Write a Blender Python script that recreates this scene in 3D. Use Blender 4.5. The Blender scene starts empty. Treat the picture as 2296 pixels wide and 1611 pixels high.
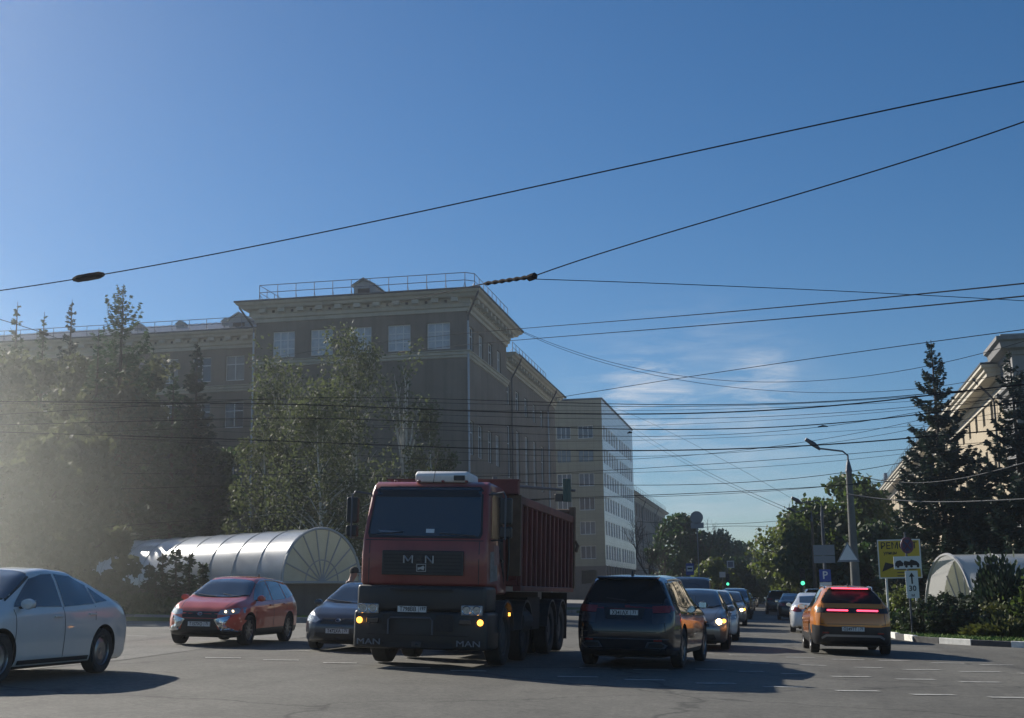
import bpy, bmesh, math, random
import numpy as np
from mathutils import Vector, Matrix
from mathutils.bvhtree import BVHTree
random.seed(7); rng = np.random.default_rng(7)
R = math.radians
scene = bpy.context.scene
COL = scene.collection

# ------------------------------------------------------------------ camera
F, CX, CY, H = 2900., 1148., 805.5, 1.35            # focal length and centre for a picture 2296 wide
PITCH, ROLL, YAW = math.atan((1334 - 805.5) / 2900), 0.015, R(11.171)
_f = Vector((-math.sin(YAW) * math.cos(PITCH), math.cos(YAW) * math.cos(PITCH), math.sin(PITCH)))
_r = Vector((math.cos(YAW), math.sin(YAW), 0)); _u = _r.cross(_f)
CR = _r * math.cos(ROLL) - _u * math.sin(ROLL); CU = _u * math.cos(ROLL) + _r * math.sin(ROLL)
cam = bpy.data.cameras.new('camera'); camo = bpy.data.objects.new('camera', cam); COL.objects.link(camo)
mm = Matrix((CR, CU, -_f)).transposed().to_4x4(); mm.translation = (0, 0, H); camo.matrix_world = mm
cam.sensor_width = 36; cam.lens = 36 * F / 2296; cam.clip_start = .1; cam.clip_end = 6000
scene.camera = camo

# ------------------------------------------------------------------ world, sun, exposure
SUN_AZ, SUN_EL = R(56), R(30)                         # degrees left of the street direction (+Y), above the horizon
w = bpy.data.worlds.new('World'); scene.world = w; w.use_nodes = True
nt = w.node_tree; nt.nodes.clear()
sky = nt.nodes.new('ShaderNodeTexSky'); sky.sky_type = 'NISHITA'; sky.sun_disc = False
sky.sun_elevation = SUN_EL; sky.sun_rotation = -SUN_AZ; sky.altitude = 600
sky.air_density = 1.0; sky.dust_density = 0.3; sky.ozone_density = 4.4
bg = nt.nodes.new('ShaderNodeBackground'); bg.inputs[1].default_value = .063
wo = nt.nodes.new('ShaderNodeOutputWorld')
# thin wisps of cloud low over the street
tc = nt.nodes.new('ShaderNodeTexCoord'); mp = nt.nodes.new('ShaderNodeMapping'); mp.inputs['Scale'].default_value = (6.5, 6.5, 42)
mp.inputs['Rotation'].default_value = (0, R(14), 0)
no = nt.nodes.new('ShaderNodeTexNoise'); no.inputs['Scale'].default_value = 2.4; no.inputs['Detail'].default_value = 12; no.inputs['Roughness'].default_value = .66; no.inputs['Distortion'].default_value = .5
cr = nt.nodes.new('ShaderNodeMapRange'); cr.inputs[1].default_value = .42; cr.inputs[2].default_value = .72
def wdot(v, a, b):
    d = nt.nodes.new('ShaderNodeVectorMath'); d.operation = 'DOT_PRODUCT'; d.inputs[1].default_value = v
    nt.links.new(tc.outputs['Generated'], d.inputs[0])
    m = nt.nodes.new('ShaderNodeMapRange'); m.interpolation_type = 'SMOOTHSTEP'; m.inputs[1].default_value = a; m.inputs[2].default_value = b
    nt.links.new(d.outputs['Value'], m.inputs[0]); return m.outputs[0]
def wmath(op, a, b):
    n = nt.nodes.new('ShaderNodeMath'); n.operation = op
    for i, s in enumerate((a, b)):
        if isinstance(s, (int, float)): n.inputs[i].default_value = s
        else: nt.links.new(s, n.inputs[i])
    return n.outputs[0]
def skydir(x, y):
    return (_f + CR * ((x - CX) / F) + CU * ((CY - y) / F)).normalized()
c1 = wdot(skydir(1450, 905), .9988, .99995); c2 = wdot(skydir(1700, 866), .9992, .99998); c3 = wdot(skydir(1560, 1030), .990, .9999)
cm = wmath('MAXIMUM', wmath('MULTIPLY', c1, 1.0), wmath('MAXIMUM', wmath('MULTIPLY', c2, .7), wmath('MULTIPLY', c3, .3)))
nt.links.new(tc.outputs['Generated'], mp.inputs[0]); nt.links.new(mp.outputs[0], no.inputs['Vector']); nt.links.new(no.outputs[0], cr.inputs[0])
cf = wmath('MULTIPLY', wmath('MULTIPLY', cm, cr.outputs[0]), .95)
mx = nt.nodes.new('ShaderNodeMix'); mx.data_type = 'RGBA'; mx.inputs[7].default_value = (8.6, 9.0, 9.6, 1)
hs = nt.nodes.new('ShaderNodeHueSaturation'); hs.inputs['Saturation'].default_value = 1.2
nt.links.new(sky.outputs[0], hs.inputs['Color'])
nt.links.new(cf, mx.inputs[0]); nt.links.new(hs.outputs[0], mx.inputs[6]); nt.links.new(mx.outputs[2], bg.inputs[0]); nt.links.new(bg.outputs[0], wo.inputs[0])
sl = bpy.data.lights.new('sun', 'SUN'); sl.energy = 5.0; sl.angle = R(.55); sl.color = (1, .93, .82)
so = bpy.data.objects.new('sun', sl); COL.objects.link(so)
SUN = Vector((-math.sin(SUN_AZ) * math.cos(SUN_EL), math.cos(SUN_AZ) * math.cos(SUN_EL), math.sin(SUN_EL)))
so.rotation_euler = SUN.to_track_quat('Z', 'Y').to_euler()
scene.view_settings.view_transform = 'Standard'; scene.view_settings.look = 'None'
scene.view_settings.exposure = 0.41; scene.view_settings.gamma = 1
scene.cycles.use_denoising = True; scene.cycles.max_bounces = 8; scene.cycles.transparent_max_bounces = 12
scene.cycles.sample_clamp_indirect = 6; scene.cycles.volume_bounces = 0

# ------------------------------------------------------------------ measuring helpers
def _ray(x, y): return _f + CR * ((x - CX) / F) + CU * ((CY - y) / F)
def at(x, y, Y):
    d = _ray(x, y); t = Y / d.y; return Vector((0, 0, H)) + d * t
def atx(x, y, X):
    d = _ray(x, y); t = X / d.x; return Vector((0, 0, H)) + d * t
SA, SB = -.035, -.003
def zg(x, y): return SA * max(-60, min(40, x)) + SB * max(-60, min(y, 200))
NRM = Vector((-SA, -SB, 1)).normalized()
def groundmat(x, y, deg, dz=0):
    z = NRM; a = Vector((math.cos(R(deg)), math.sin(R(deg)), 0)); yy = z.cross(a).normalized(); xx = yy.cross(z)
    m = Matrix((xx, yy, z)).transposed().to_4x4(); m.translation = (x, y, zg(x, y) + dz); return m

# ------------------------------------------------------------------ object helpers
def tag(o, label=None, cat=None, group=None, kind=None):
    if label: o['label'] = label
    if cat: o['category'] = cat
    if group: o['group'] = group
    if kind: o['kind'] = kind
    return o
def empty(name, loc=(0, 0, 0), rz=0, **k):
    o = bpy.data.objects.new(name, None); COL.objects.link(o); o.location = loc; o.rotation_euler = (0, 0, rz); o.empty_display_size = .2
    return tag(o, **k)
def sharp(me, ang=35):
    me.shade_smooth(); me.set_sharp_from_angle(angle=R(ang))
def link(name, me, parent=None, smooth=None):
    if smooth: sharp(me, smooth)
    o = bpy.data.objects.new(name, me); COL.objects.link(o); o.parent = parent; return o
class MB:
    def __init__(s): s.v = []; s.f = []; s.m = []; s.mi = 0
    def add(s, vs, fs):
        b = len(s.v); s.v += [tuple(p) for p in vs]
        for f in fs: s.f.append([b + i for i in f]); s.m.append(s.mi)
    def box(s, x0, x1, y0, y1, z0, z1):
        s.add([(x0, y0, z0), (x1, y0, z0), (x1, y1, z0), (x0, y1, z0), (x0, y0, z1), (x1, y0, z1), (x1, y1, z1), (x0, y1, z1)],
              [(0, 3, 2, 1), (4, 5, 6, 7), (0, 1, 5, 4), (1, 2, 6, 5), (2, 3, 7, 6), (3, 0, 4, 7)])
    def cbox(s, c, d): s.box(c[0] - d[0] / 2, c[0] + d[0] / 2, c[1] - d[1] / 2, c[1] + d[1] / 2, c[2] - d[2] / 2, c[2] + d[2] / 2)
    def tube(s, pts, r, n=6, cap=True):
        P = [Vector(p) for p in pts]; L = len(P); rr = r if hasattr(r, '__len__') else [r] * L; base = len(s.v)
        for i, p in enumerate(P):
            t = (P[min(i + 1, L - 1)] - P[max(i - 1, 0)]).normalized()
            a = Vector((0, 0, 1)) if abs(t.z) < .9 else Vector((1, 0, 0))
            u = t.cross(a).normalized(); v = t.cross(u)
            for k in range(n):
                an = 2 * math.pi * k / n; s.v.append(tuple(p + (u * math.cos(an) + v * math.sin(an)) * rr[i]))
        for i in range(L - 1):
            for k in range(n):
                s.f.append([base + i * n + k, base + i * n + (k + 1) % n, base + (i + 1) * n + (k + 1) % n, base + (i + 1) * n + k]); s.m.append(s.mi)
        if cap:
            s.f.append([base + k for k in range(n)]); s.m.append(s.mi)
            s.f.append([base + (L - 1) * n + n - 1 - k for k in range(n)]); s.m.append(s.mi)
    def prism(s, poly, lo, hi, ax='y'):
        n = len(poly)
        def P(a, b, c): return {'y': (a, c, b), 'x': (c, a, b), 'z': (a, b, c)}[ax]
        vs = [P(a, b, lo) for a, b in poly] + [P(a, b, hi) for a, b in poly]
        s.add(vs, [tuple(range(n)), tuple(range(2 * n - 1, n - 1, -1))] + [(i, i + n, (i + 1) % n + n, (i + 1) % n) for i in range(n)])
    def lathe(s, prof, c=(0, 0, 0), ax='z', n=24, cap=False):
        base = len(s.v); m = len(prof)
        for k in range(n):
            a = 2 * math.pi * k / n; ca, sa = math.cos(a), math.sin(a)
            for r, h in prof:
                p = {'z': (r * ca, r * sa, h), 'y': (r * ca, h, r * sa), 'x': (h, r * ca, r * sa)}[ax]
                s.v.append((p[0] + c[0], p[1] + c[1], p[2] + c[2]))
        for k in range(n):
            for i in range(m - 1):
                s.f.append([base + k * m + i, base + k * m + i + 1, base + ((k + 1) % n) * m + i + 1, base + ((k + 1) % n) * m + i]); s.m.append(s.mi)
        if cap:
            for i in (0, m - 1): s.f.append([base + k * m + i for k in range(n)]); s.m.append(s.mi)
    def sweep(s, path, prof, closed=False):
        """profile (outward, z) carried along a level path with mitred corners; outward is to the right of travel"""
        P = [Vector(p) for p in path]; n = len(P); base = len(s.v); m = len(prof)
        for i in range(n):
            if closed or 0 < i < n - 1:
                d0 = (P[i] - P[i - 1]).normalized(); d1 = (P[(i + 1) % n] - P[i]).normalized()
            else: d0 = d1 = (P[1] - P[0]).normalized() if i == 0 else (P[-1] - P[-2]).normalized()
            n0 = Vector((d0.y, -d0.x)); n1 = Vector((d1.y, -d1.x)); mt = (n0 + n1).normalized(); k = 1 / max(.3, mt.dot(n0))
            for o_, z in prof: s.v.append((P[i].x + mt.x * o_ * k, P[i].y + mt.y * o_ * k, z))
        for i in range(n if closed else n - 1):
            j = (i + 1) % n
            for q in range(m - 1): s.f.append([base + i * m + q, base + j * m + q, base + j * m + q + 1, base + i * m + q + 1]); s.m.append(s.mi)
        if not closed:
            s.f.append([base + q for q in range(m)]); s.f.append([base + (n - 1) * m + m - 1 - q for q in range(m)]); s.m += [s.mi, s.mi]
    def mesh(s, name, mats):
        me = bpy.data.meshes.new(name); me.from_pydata(s.v, [], s.f)
        for m_ in (mats if isinstance(mats, (list, tuple)) else [mats]): me.materials.append(m_)
        me.polygons.foreach_set('material_index', s.m)
        bm = bmesh.new(); bm.from_mesh(me); bmesh.ops.recalc_face_normals(bm, faces=bm.faces); bm.to_mesh(me); bm.free()
        return me
    def build(s, name, mats, parent=None, smooth=None, bevel=None):
        me = s.mesh(name, mats)
        if bevel: me = bevelled(me, *bevel)
        return link(name, me, parent, smooth)
def evaluate(me, *mods):
    o = bpy.data.objects.new('tmp', me); COL.objects.link(o)
    for t, kw in mods:
        m = o.modifiers.new('m', t)
        for k, v in kw.items(): setattr(m, k, v)
    dg = bpy.context.evaluated_depsgraph_get(); dg.update()
    new = bpy.data.meshes.new_from_object(o.evaluated_get(dg)); bpy.data.objects.remove(o); return new
def bevelled(me, wd, seg=2, ang=40): return evaluate(me, ('BEVEL', dict(width=wd, segments=seg, limit_method='ANGLE', angle_limit=R(ang))))
def arrays(name, V, Fq, mats, parent=None, smooth=False):
    me = bpy.data.meshes.new(name); V = np.asarray(V, np.float32); Fq = np.asarray(Fq, np.int32)
    k = Fq.shape[1]; me.vertices.add(len(V)); me.vertices.foreach_set('co', V.ravel())
    me.loops.add(Fq.size); me.loops.foreach_set('vertex_index', Fq.ravel())
    me.polygons.add(len(Fq)); me.polygons.foreach_set('loop_start', np.arange(0, Fq.size, k, dtype=np.int32))
    me.update(calc_edges=True)
    for m_ in (mats if isinstance(mats, (list, tuple)) else [mats]): me.materials.append(m_)
    if smooth: me.shade_smooth()
    return link(name, me, parent)
def copy_tree(o, parent=None):
    c = o.copy(); COL.objects.link(c); c.parent = parent
    for ch in list(o.children): copy_tree(ch, c)
    return c
def text(s_, size, m, parent, mat4, name='lettering', ext=.004, align='CENTER', sx=1, bold=0):
    cu = bpy.data.curves.new('t', 'FONT'); cu.body = s_; cu.size = size; cu.extrude = ext; cu.align_x = align; cu.align_y = 'CENTER'; cu.offset = bold; cu.resolution_u = 2
    o = bpy.data.objects.new('t', cu); COL.objects.link(o); dg = bpy.context.evaluated_depsgraph_get(); dg.update()
    me = bpy.data.meshes.new_from_object(o.evaluated_get(dg)); bpy.data.objects.remove(o); me.materials.clear(); me.materials.append(m)
    me.transform(Matrix.Diagonal((sx, 1, 1, 1))); me.transform(mat4)
    return link(name, me, parent)
def facing(p, right, up=(0, 0, 1)):
    """matrix putting text (x right, y up) at p"""
    r_ = Vector(right).normalized(); u_ = Vector(up).normalized(); n = r_.cross(u_)
    m = Matrix((r_, u_, n)).transposed().to_4x4(); m.translation = p; return m

# ------------------------------------------------------------------ materials
def mat(name, col, rough=.7, metal=0, var=0, vs=3, bump=0, bs=20, coat=0, spec=.5, emit=None, es=1, trans=0, bands=None, alpha=1):
    m = bpy.data.materials.new(name); m.use_nodes = True; t = m.node_tree; b = t.nodes['Principled BSDF']; L = t.links.new
    b.inputs['Base Color'].default_value = (*col, 1); b.inputs['Roughness'].default_value = rough; b.inputs['Metallic'].default_value = metal
    b.inputs['Coat Weight'].default_value = coat; b.inputs['Coat Roughness'].default_value = .04; b.inputs['Specular IOR Level'].default_value = spec
    b.inputs['Alpha'].default_value = alpha
    if emit: b.inputs['Emission Color'].default_value = (*emit, 1); b.inputs['Emission Strength'].default_value = es
    g = t.nodes.new('ShaderNodeTexCoord')
    if var:
        n = t.nodes.new('ShaderNodeTexNoise'); n.inputs['Scale'].default_value = vs; n.inputs['Detail'].default_value = 8; n.inputs['Roughness'].default_value = .65
        L(g.outputs['Object'], n.inputs['Vector'])
        mr = t.nodes.new('ShaderNodeMapRange'); mr.inputs[1].default_value = .3; mr.inputs[2].default_value = .7; mr.inputs[3].default_value = 1 - var; mr.inputs[4].default_value = 1 + var
        L(n.outputs[0], mr.inputs[0]); h = t.nodes.new('ShaderNodeMix'); h.data_type = 'RGBA'; h.blend_type = 'MULTIPLY'; h.inputs[0].default_value = 1; h.inputs[6].default_value = (*col, 1)
        L(mr.outputs[0], h.inputs[7]); L(h.outputs[2], b.inputs['Base Color']); m['mixnode'] = h.name
    if bump:
        n = t.nodes.new('ShaderNodeTexNoise'); n.inputs['Scale'].default_value = bs; n.inputs['Detail'].default_value = 5; L(g.outputs['Object'], n.inputs['Vector'])
        bu = t.nodes.new('ShaderNodeBump'); bu.inputs['Strength'].default_value = bump; bu.inputs['Distance'].default_value = .02; L(n.outputs[0], bu.inputs['Height']); L(bu.outputs[0], b.inputs['Normal'])
    if trans:
        tr = t.nodes.new('ShaderNodeBsdfTranslucent'); tr.inputs[0].default_value = (min(.8, col[0] * 1.6), min(.8, col[1] * 1.7), min(.8, col[2] * 1.2), 1)
        mi = t.nodes.new('ShaderNodeMixShader'); mi.inputs[0].default_value = trans; L(b.outputs[0], mi.inputs[1]); L(tr.outputs[0], mi.inputs[2])
        L(mi.outputs[0], t.nodes['Material Output'].inputs[0])
    return m
M = dict(
 stucco=mat('stucco', (.20, .175, .145), .9, var=.12, vs=.35, bump=.25, bs=30),
 trim=mat('trim', (.46, .44, .37), .85, var=.1, vs=.8),
 glass=mat('window_glass', (.05, .065, .085), .06, spec=.8, var=.5, vs=.7),
 curtain=mat('curtained_glass', (.42, .46, .50), .25, spec=.8, var=.2, vs=2.5),
 wframe=mat('window_frame', (.66, .68, .68), .6),
 pipe=mat('downpipe', (.33, .37, .42), .45, .4),
 dpipe=mat('dark_downpipe', (.06, .065, .07), .5, .3),
 roof=mat('roof_metal', (.42, .44, .46), .38, .7, var=.15, vs=1.5),
 dormer=mat('dormer_sheet', (.26, .29, .30), .6, .2, var=.15, vs=2),
 edge=mat('roof_edge', (.05, .06, .065), .6, .3),
 rail=mat('rail_steel', (.10, .12, .16), .5, .6),
 hole=mat('opening', (.012, .014, .016), .9),
 tile=mat('beige_tile', (.30, .275, .19), .5, var=.06, vs=.5), tilew=mat('white_tile', (.74, .77, .80), .28, var=.04, vs=.4, spec=.7),
 brown=mat('brown_cladding', (.13, .105, .09), .7, var=.1),
 cream=mat('cream_stucco', (.44, .375, .275), .9, var=.08, vs=.3), creamt=mat('cream_trim', (.58, .54, .45), .8, var=.06),
 farw=mat('far_stucco', (.27, .23, .19), .9, var=.1), greyst=mat('grey_stone', (.25, .25, .25), .85, var=.12, vs=.6),
 concrete=mat('concrete', (.25, .24, .22), .9, var=.25, vs=4, bump=.3),
 pole=mat('pole_concrete', (.12, .125, .12), .85, var=.25, vs=2), steel=mat('painted_steel', (.09, .10, .12), .5, .5), rust=mat('rusty_pole', (.13, .08, .05), .8, var=.3, vs=5),
 black=mat('black_plastic', (.018, .019, .021), .45), rubber=mat('rubber', (.022, .022, .023), .85, var=.3, vs=20), rim=mat('alloy_rim', (.30, .31, .32), .3, .85),
 wire=mat('wire', (.012, .014, .018), 1.0, spec=.05), insul=mat('insulator', (.022, .016, .015), .95, spec=.1), dullch=mat('dull_chrome', (.38, .38, .38), .4, .6),
 cglass=mat('car_glass', (.03, .038, .042), .03, spec=.9, coat=1), plate=mat('licence_plate', (.62, .63, .62), .4), ink=mat('ink', (.01, .01, .012), .6),
 chrome=mat('chrome', (.6, .61, .62), .12, 1), lens=mat('lamp_lens', (.35, .38, .40), .08, .3, coat=1, var=.4, vs=30),
 lred=mat('red_lens', (.22, .015, .012), .15, coat=1), lredon=mat('red_light', (.5, .02, .03), .2, emit=(1, .05, .10), es=3.6),
 lampon=mat('lit_lamp', (.9, .7, .4), .2, emit=(1, .72, .38), es=8), lamplow=mat('dim_lamp', (.9, .7, .4), .2, emit=(1, .75, .45), es=4), steelrim=mat('dusty_steel_rim', (.06, .06, .06), .8), sideglass=mat('lorry_side_glass', (.012, .015, .017), .25, spec=.3), amber=mat('amber_light', (.8, .3, .02), .2, emit=(1, .42, .06), es=3),
 green=mat('green_light', (.1, .8, .4), .2, emit=(.12, 1, .55), es=1.2),
 white=mat('white_paint', (.72, .73, .72), .55, var=.08, vs=6), mark=mat('road_paint', (.34, .34, .32), .85, var=.45, vs=9),
 kerbw=mat('kerb_white', (.70, .70, .66), .8, var=.18, vs=5), kerbk=mat('kerb_dark', (.06, .062, .065), .8, var=.3, vs=5), kerbg=mat('kerb_grey', (.22, .22, .22), .85, var=.25, vs=5),
 yellow=mat('sign_yellow', (.50, .36, .02), .55, var=.06), blue=mat('sign_blue', (.02, .06, .30), .45), signw=mat('sign_white', (.62, .65, .66), .5), signback=mat('sign_back', (.20, .22, .25), .5, .4), sred=mat('sign_red', (.35, .03, .03), .5),
 bark=mat('bark', (.07, .055, .042), .95, var=.3, vs=6, bump=.6, bs=12), birchbark=mat('birch_bark', (.50, .48, .43), .8, var=.5, vs=4),
 birch=mat('birch_leaves', (.080, .094, .052), .7, var=.35, vs=1.3, trans=.30, spec=.3), leaf=mat('green_leaves', (.055, .08, .024), .55, var=.45, vs=.5, trans=.4),
 leafd=mat('dark_leaves', (.035, .065, .022), .6, var=.4, vs=.5, trans=.3), leafy=mat('yellow_green_leaves', (.085, .105, .032), .55, var=.4, vs=.6, trans=.4),
 grove=mat('grove_leaves', (.085, .09, .062), .65, var=.4, vs=.5, trans=.42, spec=.3),
 needle=mat('spruce_needles', (.022, .042, .030), .7, var=.4, vs=1.2, trans=.1), needleb=mat('larch_needles', (.05, .08, .05), .7, var=.3, vs=1, trans=.3), juniper=mat('juniper_needles', (.035, .055, .03), .7, var=.45, vs=2.5, trans=.15), golden=mat('golden_juniper', (.085, .09, .025), .7, var=.4, vs=2, trans=.2),
 grass=mat('grass', (.11, .18, .03), .8, var=.5, vs=1.2), turf=mat('turf', (.075, .115, .025), .95, var=.45, vs=.7, bump=.5, bs=40),
 poly=mat('polycarbonate', (.60, .63, .66), .26, spec=1.0, coat=.7, trans=.28, var=.05, vs=1), polyend=mat('polycarbonate_end', (.50, .52, .48), .4, var=.2, vs=1.3, trans=.5), seam=mat('seam_strip', (.36, .37, .38), .5),
 skin=mat('skin', (.40, .24, .17), .6), jacket=mat('jacket', (.16, .11, .10), .8, var=.3, vs=8), trousers=mat('trousers', (.04, .045, .05), .85), cap=mat('cap', (.04, .04, .035), .9), hair=mat('hair', (.03, .02, .015), .8), shoe=mat('shoe', (.02, .02, .02), .6),
)
def paint(name, col, metal=.35, rough=.32): return mat(name, col, rough, metal, coat=1, spec=.5, var=.03, vs=3)
PA = dict(silver=paint('silver_paint', (.66, .65, .62), .12), red=paint('red_paint', (.60, .095, .05), .15), navy=paint('dark_blue_paint', (.045, .055, .075), .5),
          darksuv=paint('black_blue_paint', (.008, .010, .015), .1, .22), grey=paint('grey_paint', (.17, .17, .165), .6), orange=paint('orange_paint', (.66, .225, .028), .15), white=paint('white_car_paint', (.60, .62, .64), .1), greymid=paint('mid_grey_paint', (.20, .195, .185), .5), black=paint('black_car_paint', (.015, .016, .018), .2), bluegrey=paint('blue_grey_paint', (.14, .16, .19), .5))
def brickmat(m, sx, sy, mortar, size=.012, rot=None):
    t = m.node_tree; b = t.nodes['Principled BSDF']; br = t.nodes.new('ShaderNodeTexBrick'); tc_ = t.nodes.new('ShaderNodeTexCoord'); mp_ = t.nodes.new('ShaderNodeMapping')
    mp_.inputs['Rotation'].default_value = rot or (0, 0, 0)
    t.links.new(tc_.outputs['Object'], mp_.inputs[0]); t.links.new(mp_.outputs[0], br.inputs['Vector']); br.offset = 0
    br.inputs['Scale'].default_value = 1; br.inputs['Brick Width'].default_value = sx; br.inputs['Row Height'].default_value = sy; br.inputs['Mortar Size'].default_value = size
    c = b.inputs['Base Color'].default_value; col = tuple(c)[:3]
    br.inputs['Color1'].default_value = (*col, 1); br.inputs['Color2'].default_value = tuple(x * .93 for x in col) + (1,); br.inputs['Mortar'].default_value = (*mortar, 1)
    t.links.new(br.outputs['Color'], b.inputs['Base Color']); return m
brickmat(M['tile'], 1.2, .6, (.2, .18, .13), .02, (R(90), 0, 0)); brickmat(M['tilew'], 1.5, .75, (.40, .43, .46), .02, (R(90), R(90), 0))

M['pane2'] = mat('dusty_pane', (.10, .125, .15), .12, spec=.8, var=.3, vs=1.1); M['pane3'] = mat('blind_pane', (.22, .235, .24), .35, var=.2, vs=1.5)
def weathered(m, amt=.28):
    """rain streaks and grime patches on plaster"""
    t = m.node_tree; b = t.nodes['Principled BSDF']; tc_ = t.nodes.new('ShaderNodeTexCoord'); src = b.inputs['Base Color'].links[0].from_socket
    prev = src
    for st, lo, hi, a in (((1.1, 1.1, .06), .45, .75, amt), ((.12, .12, .2), .4, .7, amt * .6), ((4, 4, 1.2), .55, .75, amt * .35)):
        mp_ = t.nodes.new('ShaderNodeMapping'); mp_.inputs['Scale'].default_value = st; n = t.nodes.new('ShaderNodeTexNoise'); n.inputs['Scale'].default_value = 1.6; n.inputs['Detail'].default_value = 7; n.inputs['Roughness'].default_value = .6
        t.links.new(tc_.outputs['Object'], mp_.inputs[0]); t.links.new(mp_.outputs[0], n.inputs['Vector']); r = t.nodes.new('ShaderNodeMapRange'); t.links.new(n.outputs[0], r.inputs[0])
        for i, v in zip((1, 2, 3, 4), (lo, hi, 1, 1 - a)): r.inputs[i].default_value = v
        x = t.nodes.new('ShaderNodeMix'); x.data_type = 'RGBA'; x.blend_type = 'MULTIPLY'; x.inputs[0].default_value = 1; t.links.new(prev, x.inputs[6]); t.links.new(r.outputs[0], x.inputs[7]); prev = x.outputs[2]
    t.links.new(prev, b.inputs['Base Color'])
for k_ in ('stucco', 'trim', 'cream', 'creamt', 'farw', 'greyst', 'concrete', 'brown', 'tile', 'tilew', 'poly', 'polyend'): weathered(M[k_], .30 if k_ in ('stucco', 'greyst', 'concrete', 'brown', 'farw') else .16)

M['poly'].node_tree.nodes['Principled BSDF'].inputs['Coat Roughness'].default_value = .16
M['rglass'] = mat('tinted_rear_glass', (.010, .012, .014), .5, spec=.2)
# ------------------------------------------------------------------ ground, road, kerbs, markings
def asphalt(name, c0, c1, patch=.0):
    m = bpy.data.materials.new(name); m.use_nodes = True; t = m.node_tree; b = t.nodes['Principled BSDF']; L = t.links.new
    g = t.nodes.new('ShaderNodeTexCoord'); b.inputs['Roughness'].default_value = .78; b.inputs['Specular IOR Level'].default_value = .35
    def noise(sc, det=6, ro=.6, st=None):
        n = t.nodes.new('ShaderNodeTexNoise'); n.inputs['Scale'].default_value = sc; n.inputs['Detail'].default_value = det; n.inputs['Roughness'].default_value = ro
        src = g.outputs['Object']
        if st:
            mp_ = t.nodes.new('ShaderNodeMapping'); mp_.inputs['Scale'].default_value = st; L(src, mp_.inputs[0]); src = mp_.outputs[0]
        L(src, n.inputs['Vector']); return n.outputs[0]
    def rng_(s, a, b_, c, d):
        r = t.nodes.new('ShaderNodeMapRange'); L(s, r.inputs[0])
        for i, v in zip((1, 2, 3, 4), (a, b_, c, d)): r.inputs[i].default_value = v
        return r.outputs[0]
    def mul(a, c):
        n = t.nodes.new('ShaderNodeMath'); n.operation = 'MULTIPLY'; L(a, n.inputs[0]); L(c, n.inputs[1]); return n.outputs[0]
    base = mul(rng_(noise(.22, 5), .35, .65, .84, 1.12), rng_(noise(.9, 6, .7), .3, .7, .90, 1.10)); streak = rng_(noise(1.0, 4, .5, (.55, .05, 1)), .35, .7, .86, 1.08); grain = mul(rng_(noise(14, 7, .8), .32, .68, .60, 1.40), rng_(noise(3.5, 4, .6), .35, .65, .93, 1.07))
    v = mul(mul(base, streak), grain)
    vo = t.nodes.new('ShaderNodeTexVoronoi'); vo.feature = 'DISTANCE_TO_EDGE'; vo.inputs['Scale'].default_value = .16
    wn = t.nodes.new('ShaderNodeTexNoise'); wn.inputs['Scale'].default_value = .9; wn.inputs['Detail'].default_value = 5; L(g.outputs['Object'], wn.inputs['Vector'])
    ad = t.nodes.new('ShaderNodeVectorMath'); ad.operation = 'MULTIPLY_ADD'; ad.inputs[1].default_value = (1.6, 1.6, 0); L(wn.outputs['Color'], ad.inputs[0]); L(g.outputs['Object'], ad.inputs[2]); L(ad.outputs[0], vo.inputs['Vector'])
    v = mul(v, rng_(vo.outputs['Distance'], .0, .010, .45, 1))
    mx_ = t.nodes.new('ShaderNodeMix'); mx_.data_type = 'RGBA'; mx_.blend_type = 'MULTIPLY'; mx_.inputs[0].default_value = 1; mx_.inputs[6].default_value = (*c0, 1); L(v, mx_.inputs[7]); L(mx_.outputs[2], b.inputs['Base Color'])
    # oil stains and polished wheel tracks
    v2 = mul(rng_(noise(.55, 3, .5), .60, .72, 1, .80), rng_(noise(2.2, 2, .5, (.8, .03, 1)), .52, .66, 1, .88)); x2 = t.nodes.new('ShaderNodeMix'); x2.data_type = 'RGBA'; x2.blend_type = 'MULTIPLY'; x2.inputs[0].default_value = 1; L(mx_.outputs[2], x2.inputs[6]); L(v2, x2.inputs[7]); L(x2.outputs[2], b.inputs['Base Color'])
    bu = t.nodes.new('ShaderNodeBump'); bu.inputs['Strength'].default_value = .55; bu.inputs['Distance'].default_value = .012; L(noise(60, 4, .7), bu.inputs['Height']); L(bu.outputs[0], b.inputs['Normal'])
    return m
M['asphalt'] = asphalt('asphalt', (.122, .118, .103), 0); M['asphalt2'] = asphalt('pale_asphalt', (.165, .160, .145), 0)
def gridsheet(name, poly, m, dz, step=None, **k):
    """flat polygon laid on the sloping ground; outline only (ground is planar where it is used)"""
    b = MB(); b.add([(x, y, zg(x, y) + dz) for x, y in poly], [tuple(range(len(poly)))]); return tag(b.build(name, m), kind='structure')
xs = [-1500, -400, -60, 40, 400, 1500]; ys = [-60, 0, 200, 600, 2500]
b = MB(); V = [(x, y, zg(x, y) - .012) for y in ys for x in xs]; n_ = len(xs)
b.add(V, [(j * n_ + i, j * n_ + i + 1, (j + 1) * n_ + i + 1, (j + 1) * n_ + i) for j in range(len(ys) - 1) for i in range(n_ - 1)])
tag(b.build('road', M['asphalt']), kind='structure')
def gpt(x, y):
    d = _ray(x, y); t = -H / (d.z - SA * d.x - SB * d.y); return d.x * t, d.y * t
pp = [gpt(-500, 1560), gpt(285, 1478), gpt(470, 1452), gpt(700, 1427), gpt(1100, 1410), gpt(1100, 1390), gpt(285, 1394), gpt(-900, 1394)]
gridsheet('pavement_patch', pp, M['asphalt2'], -.006)
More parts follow.
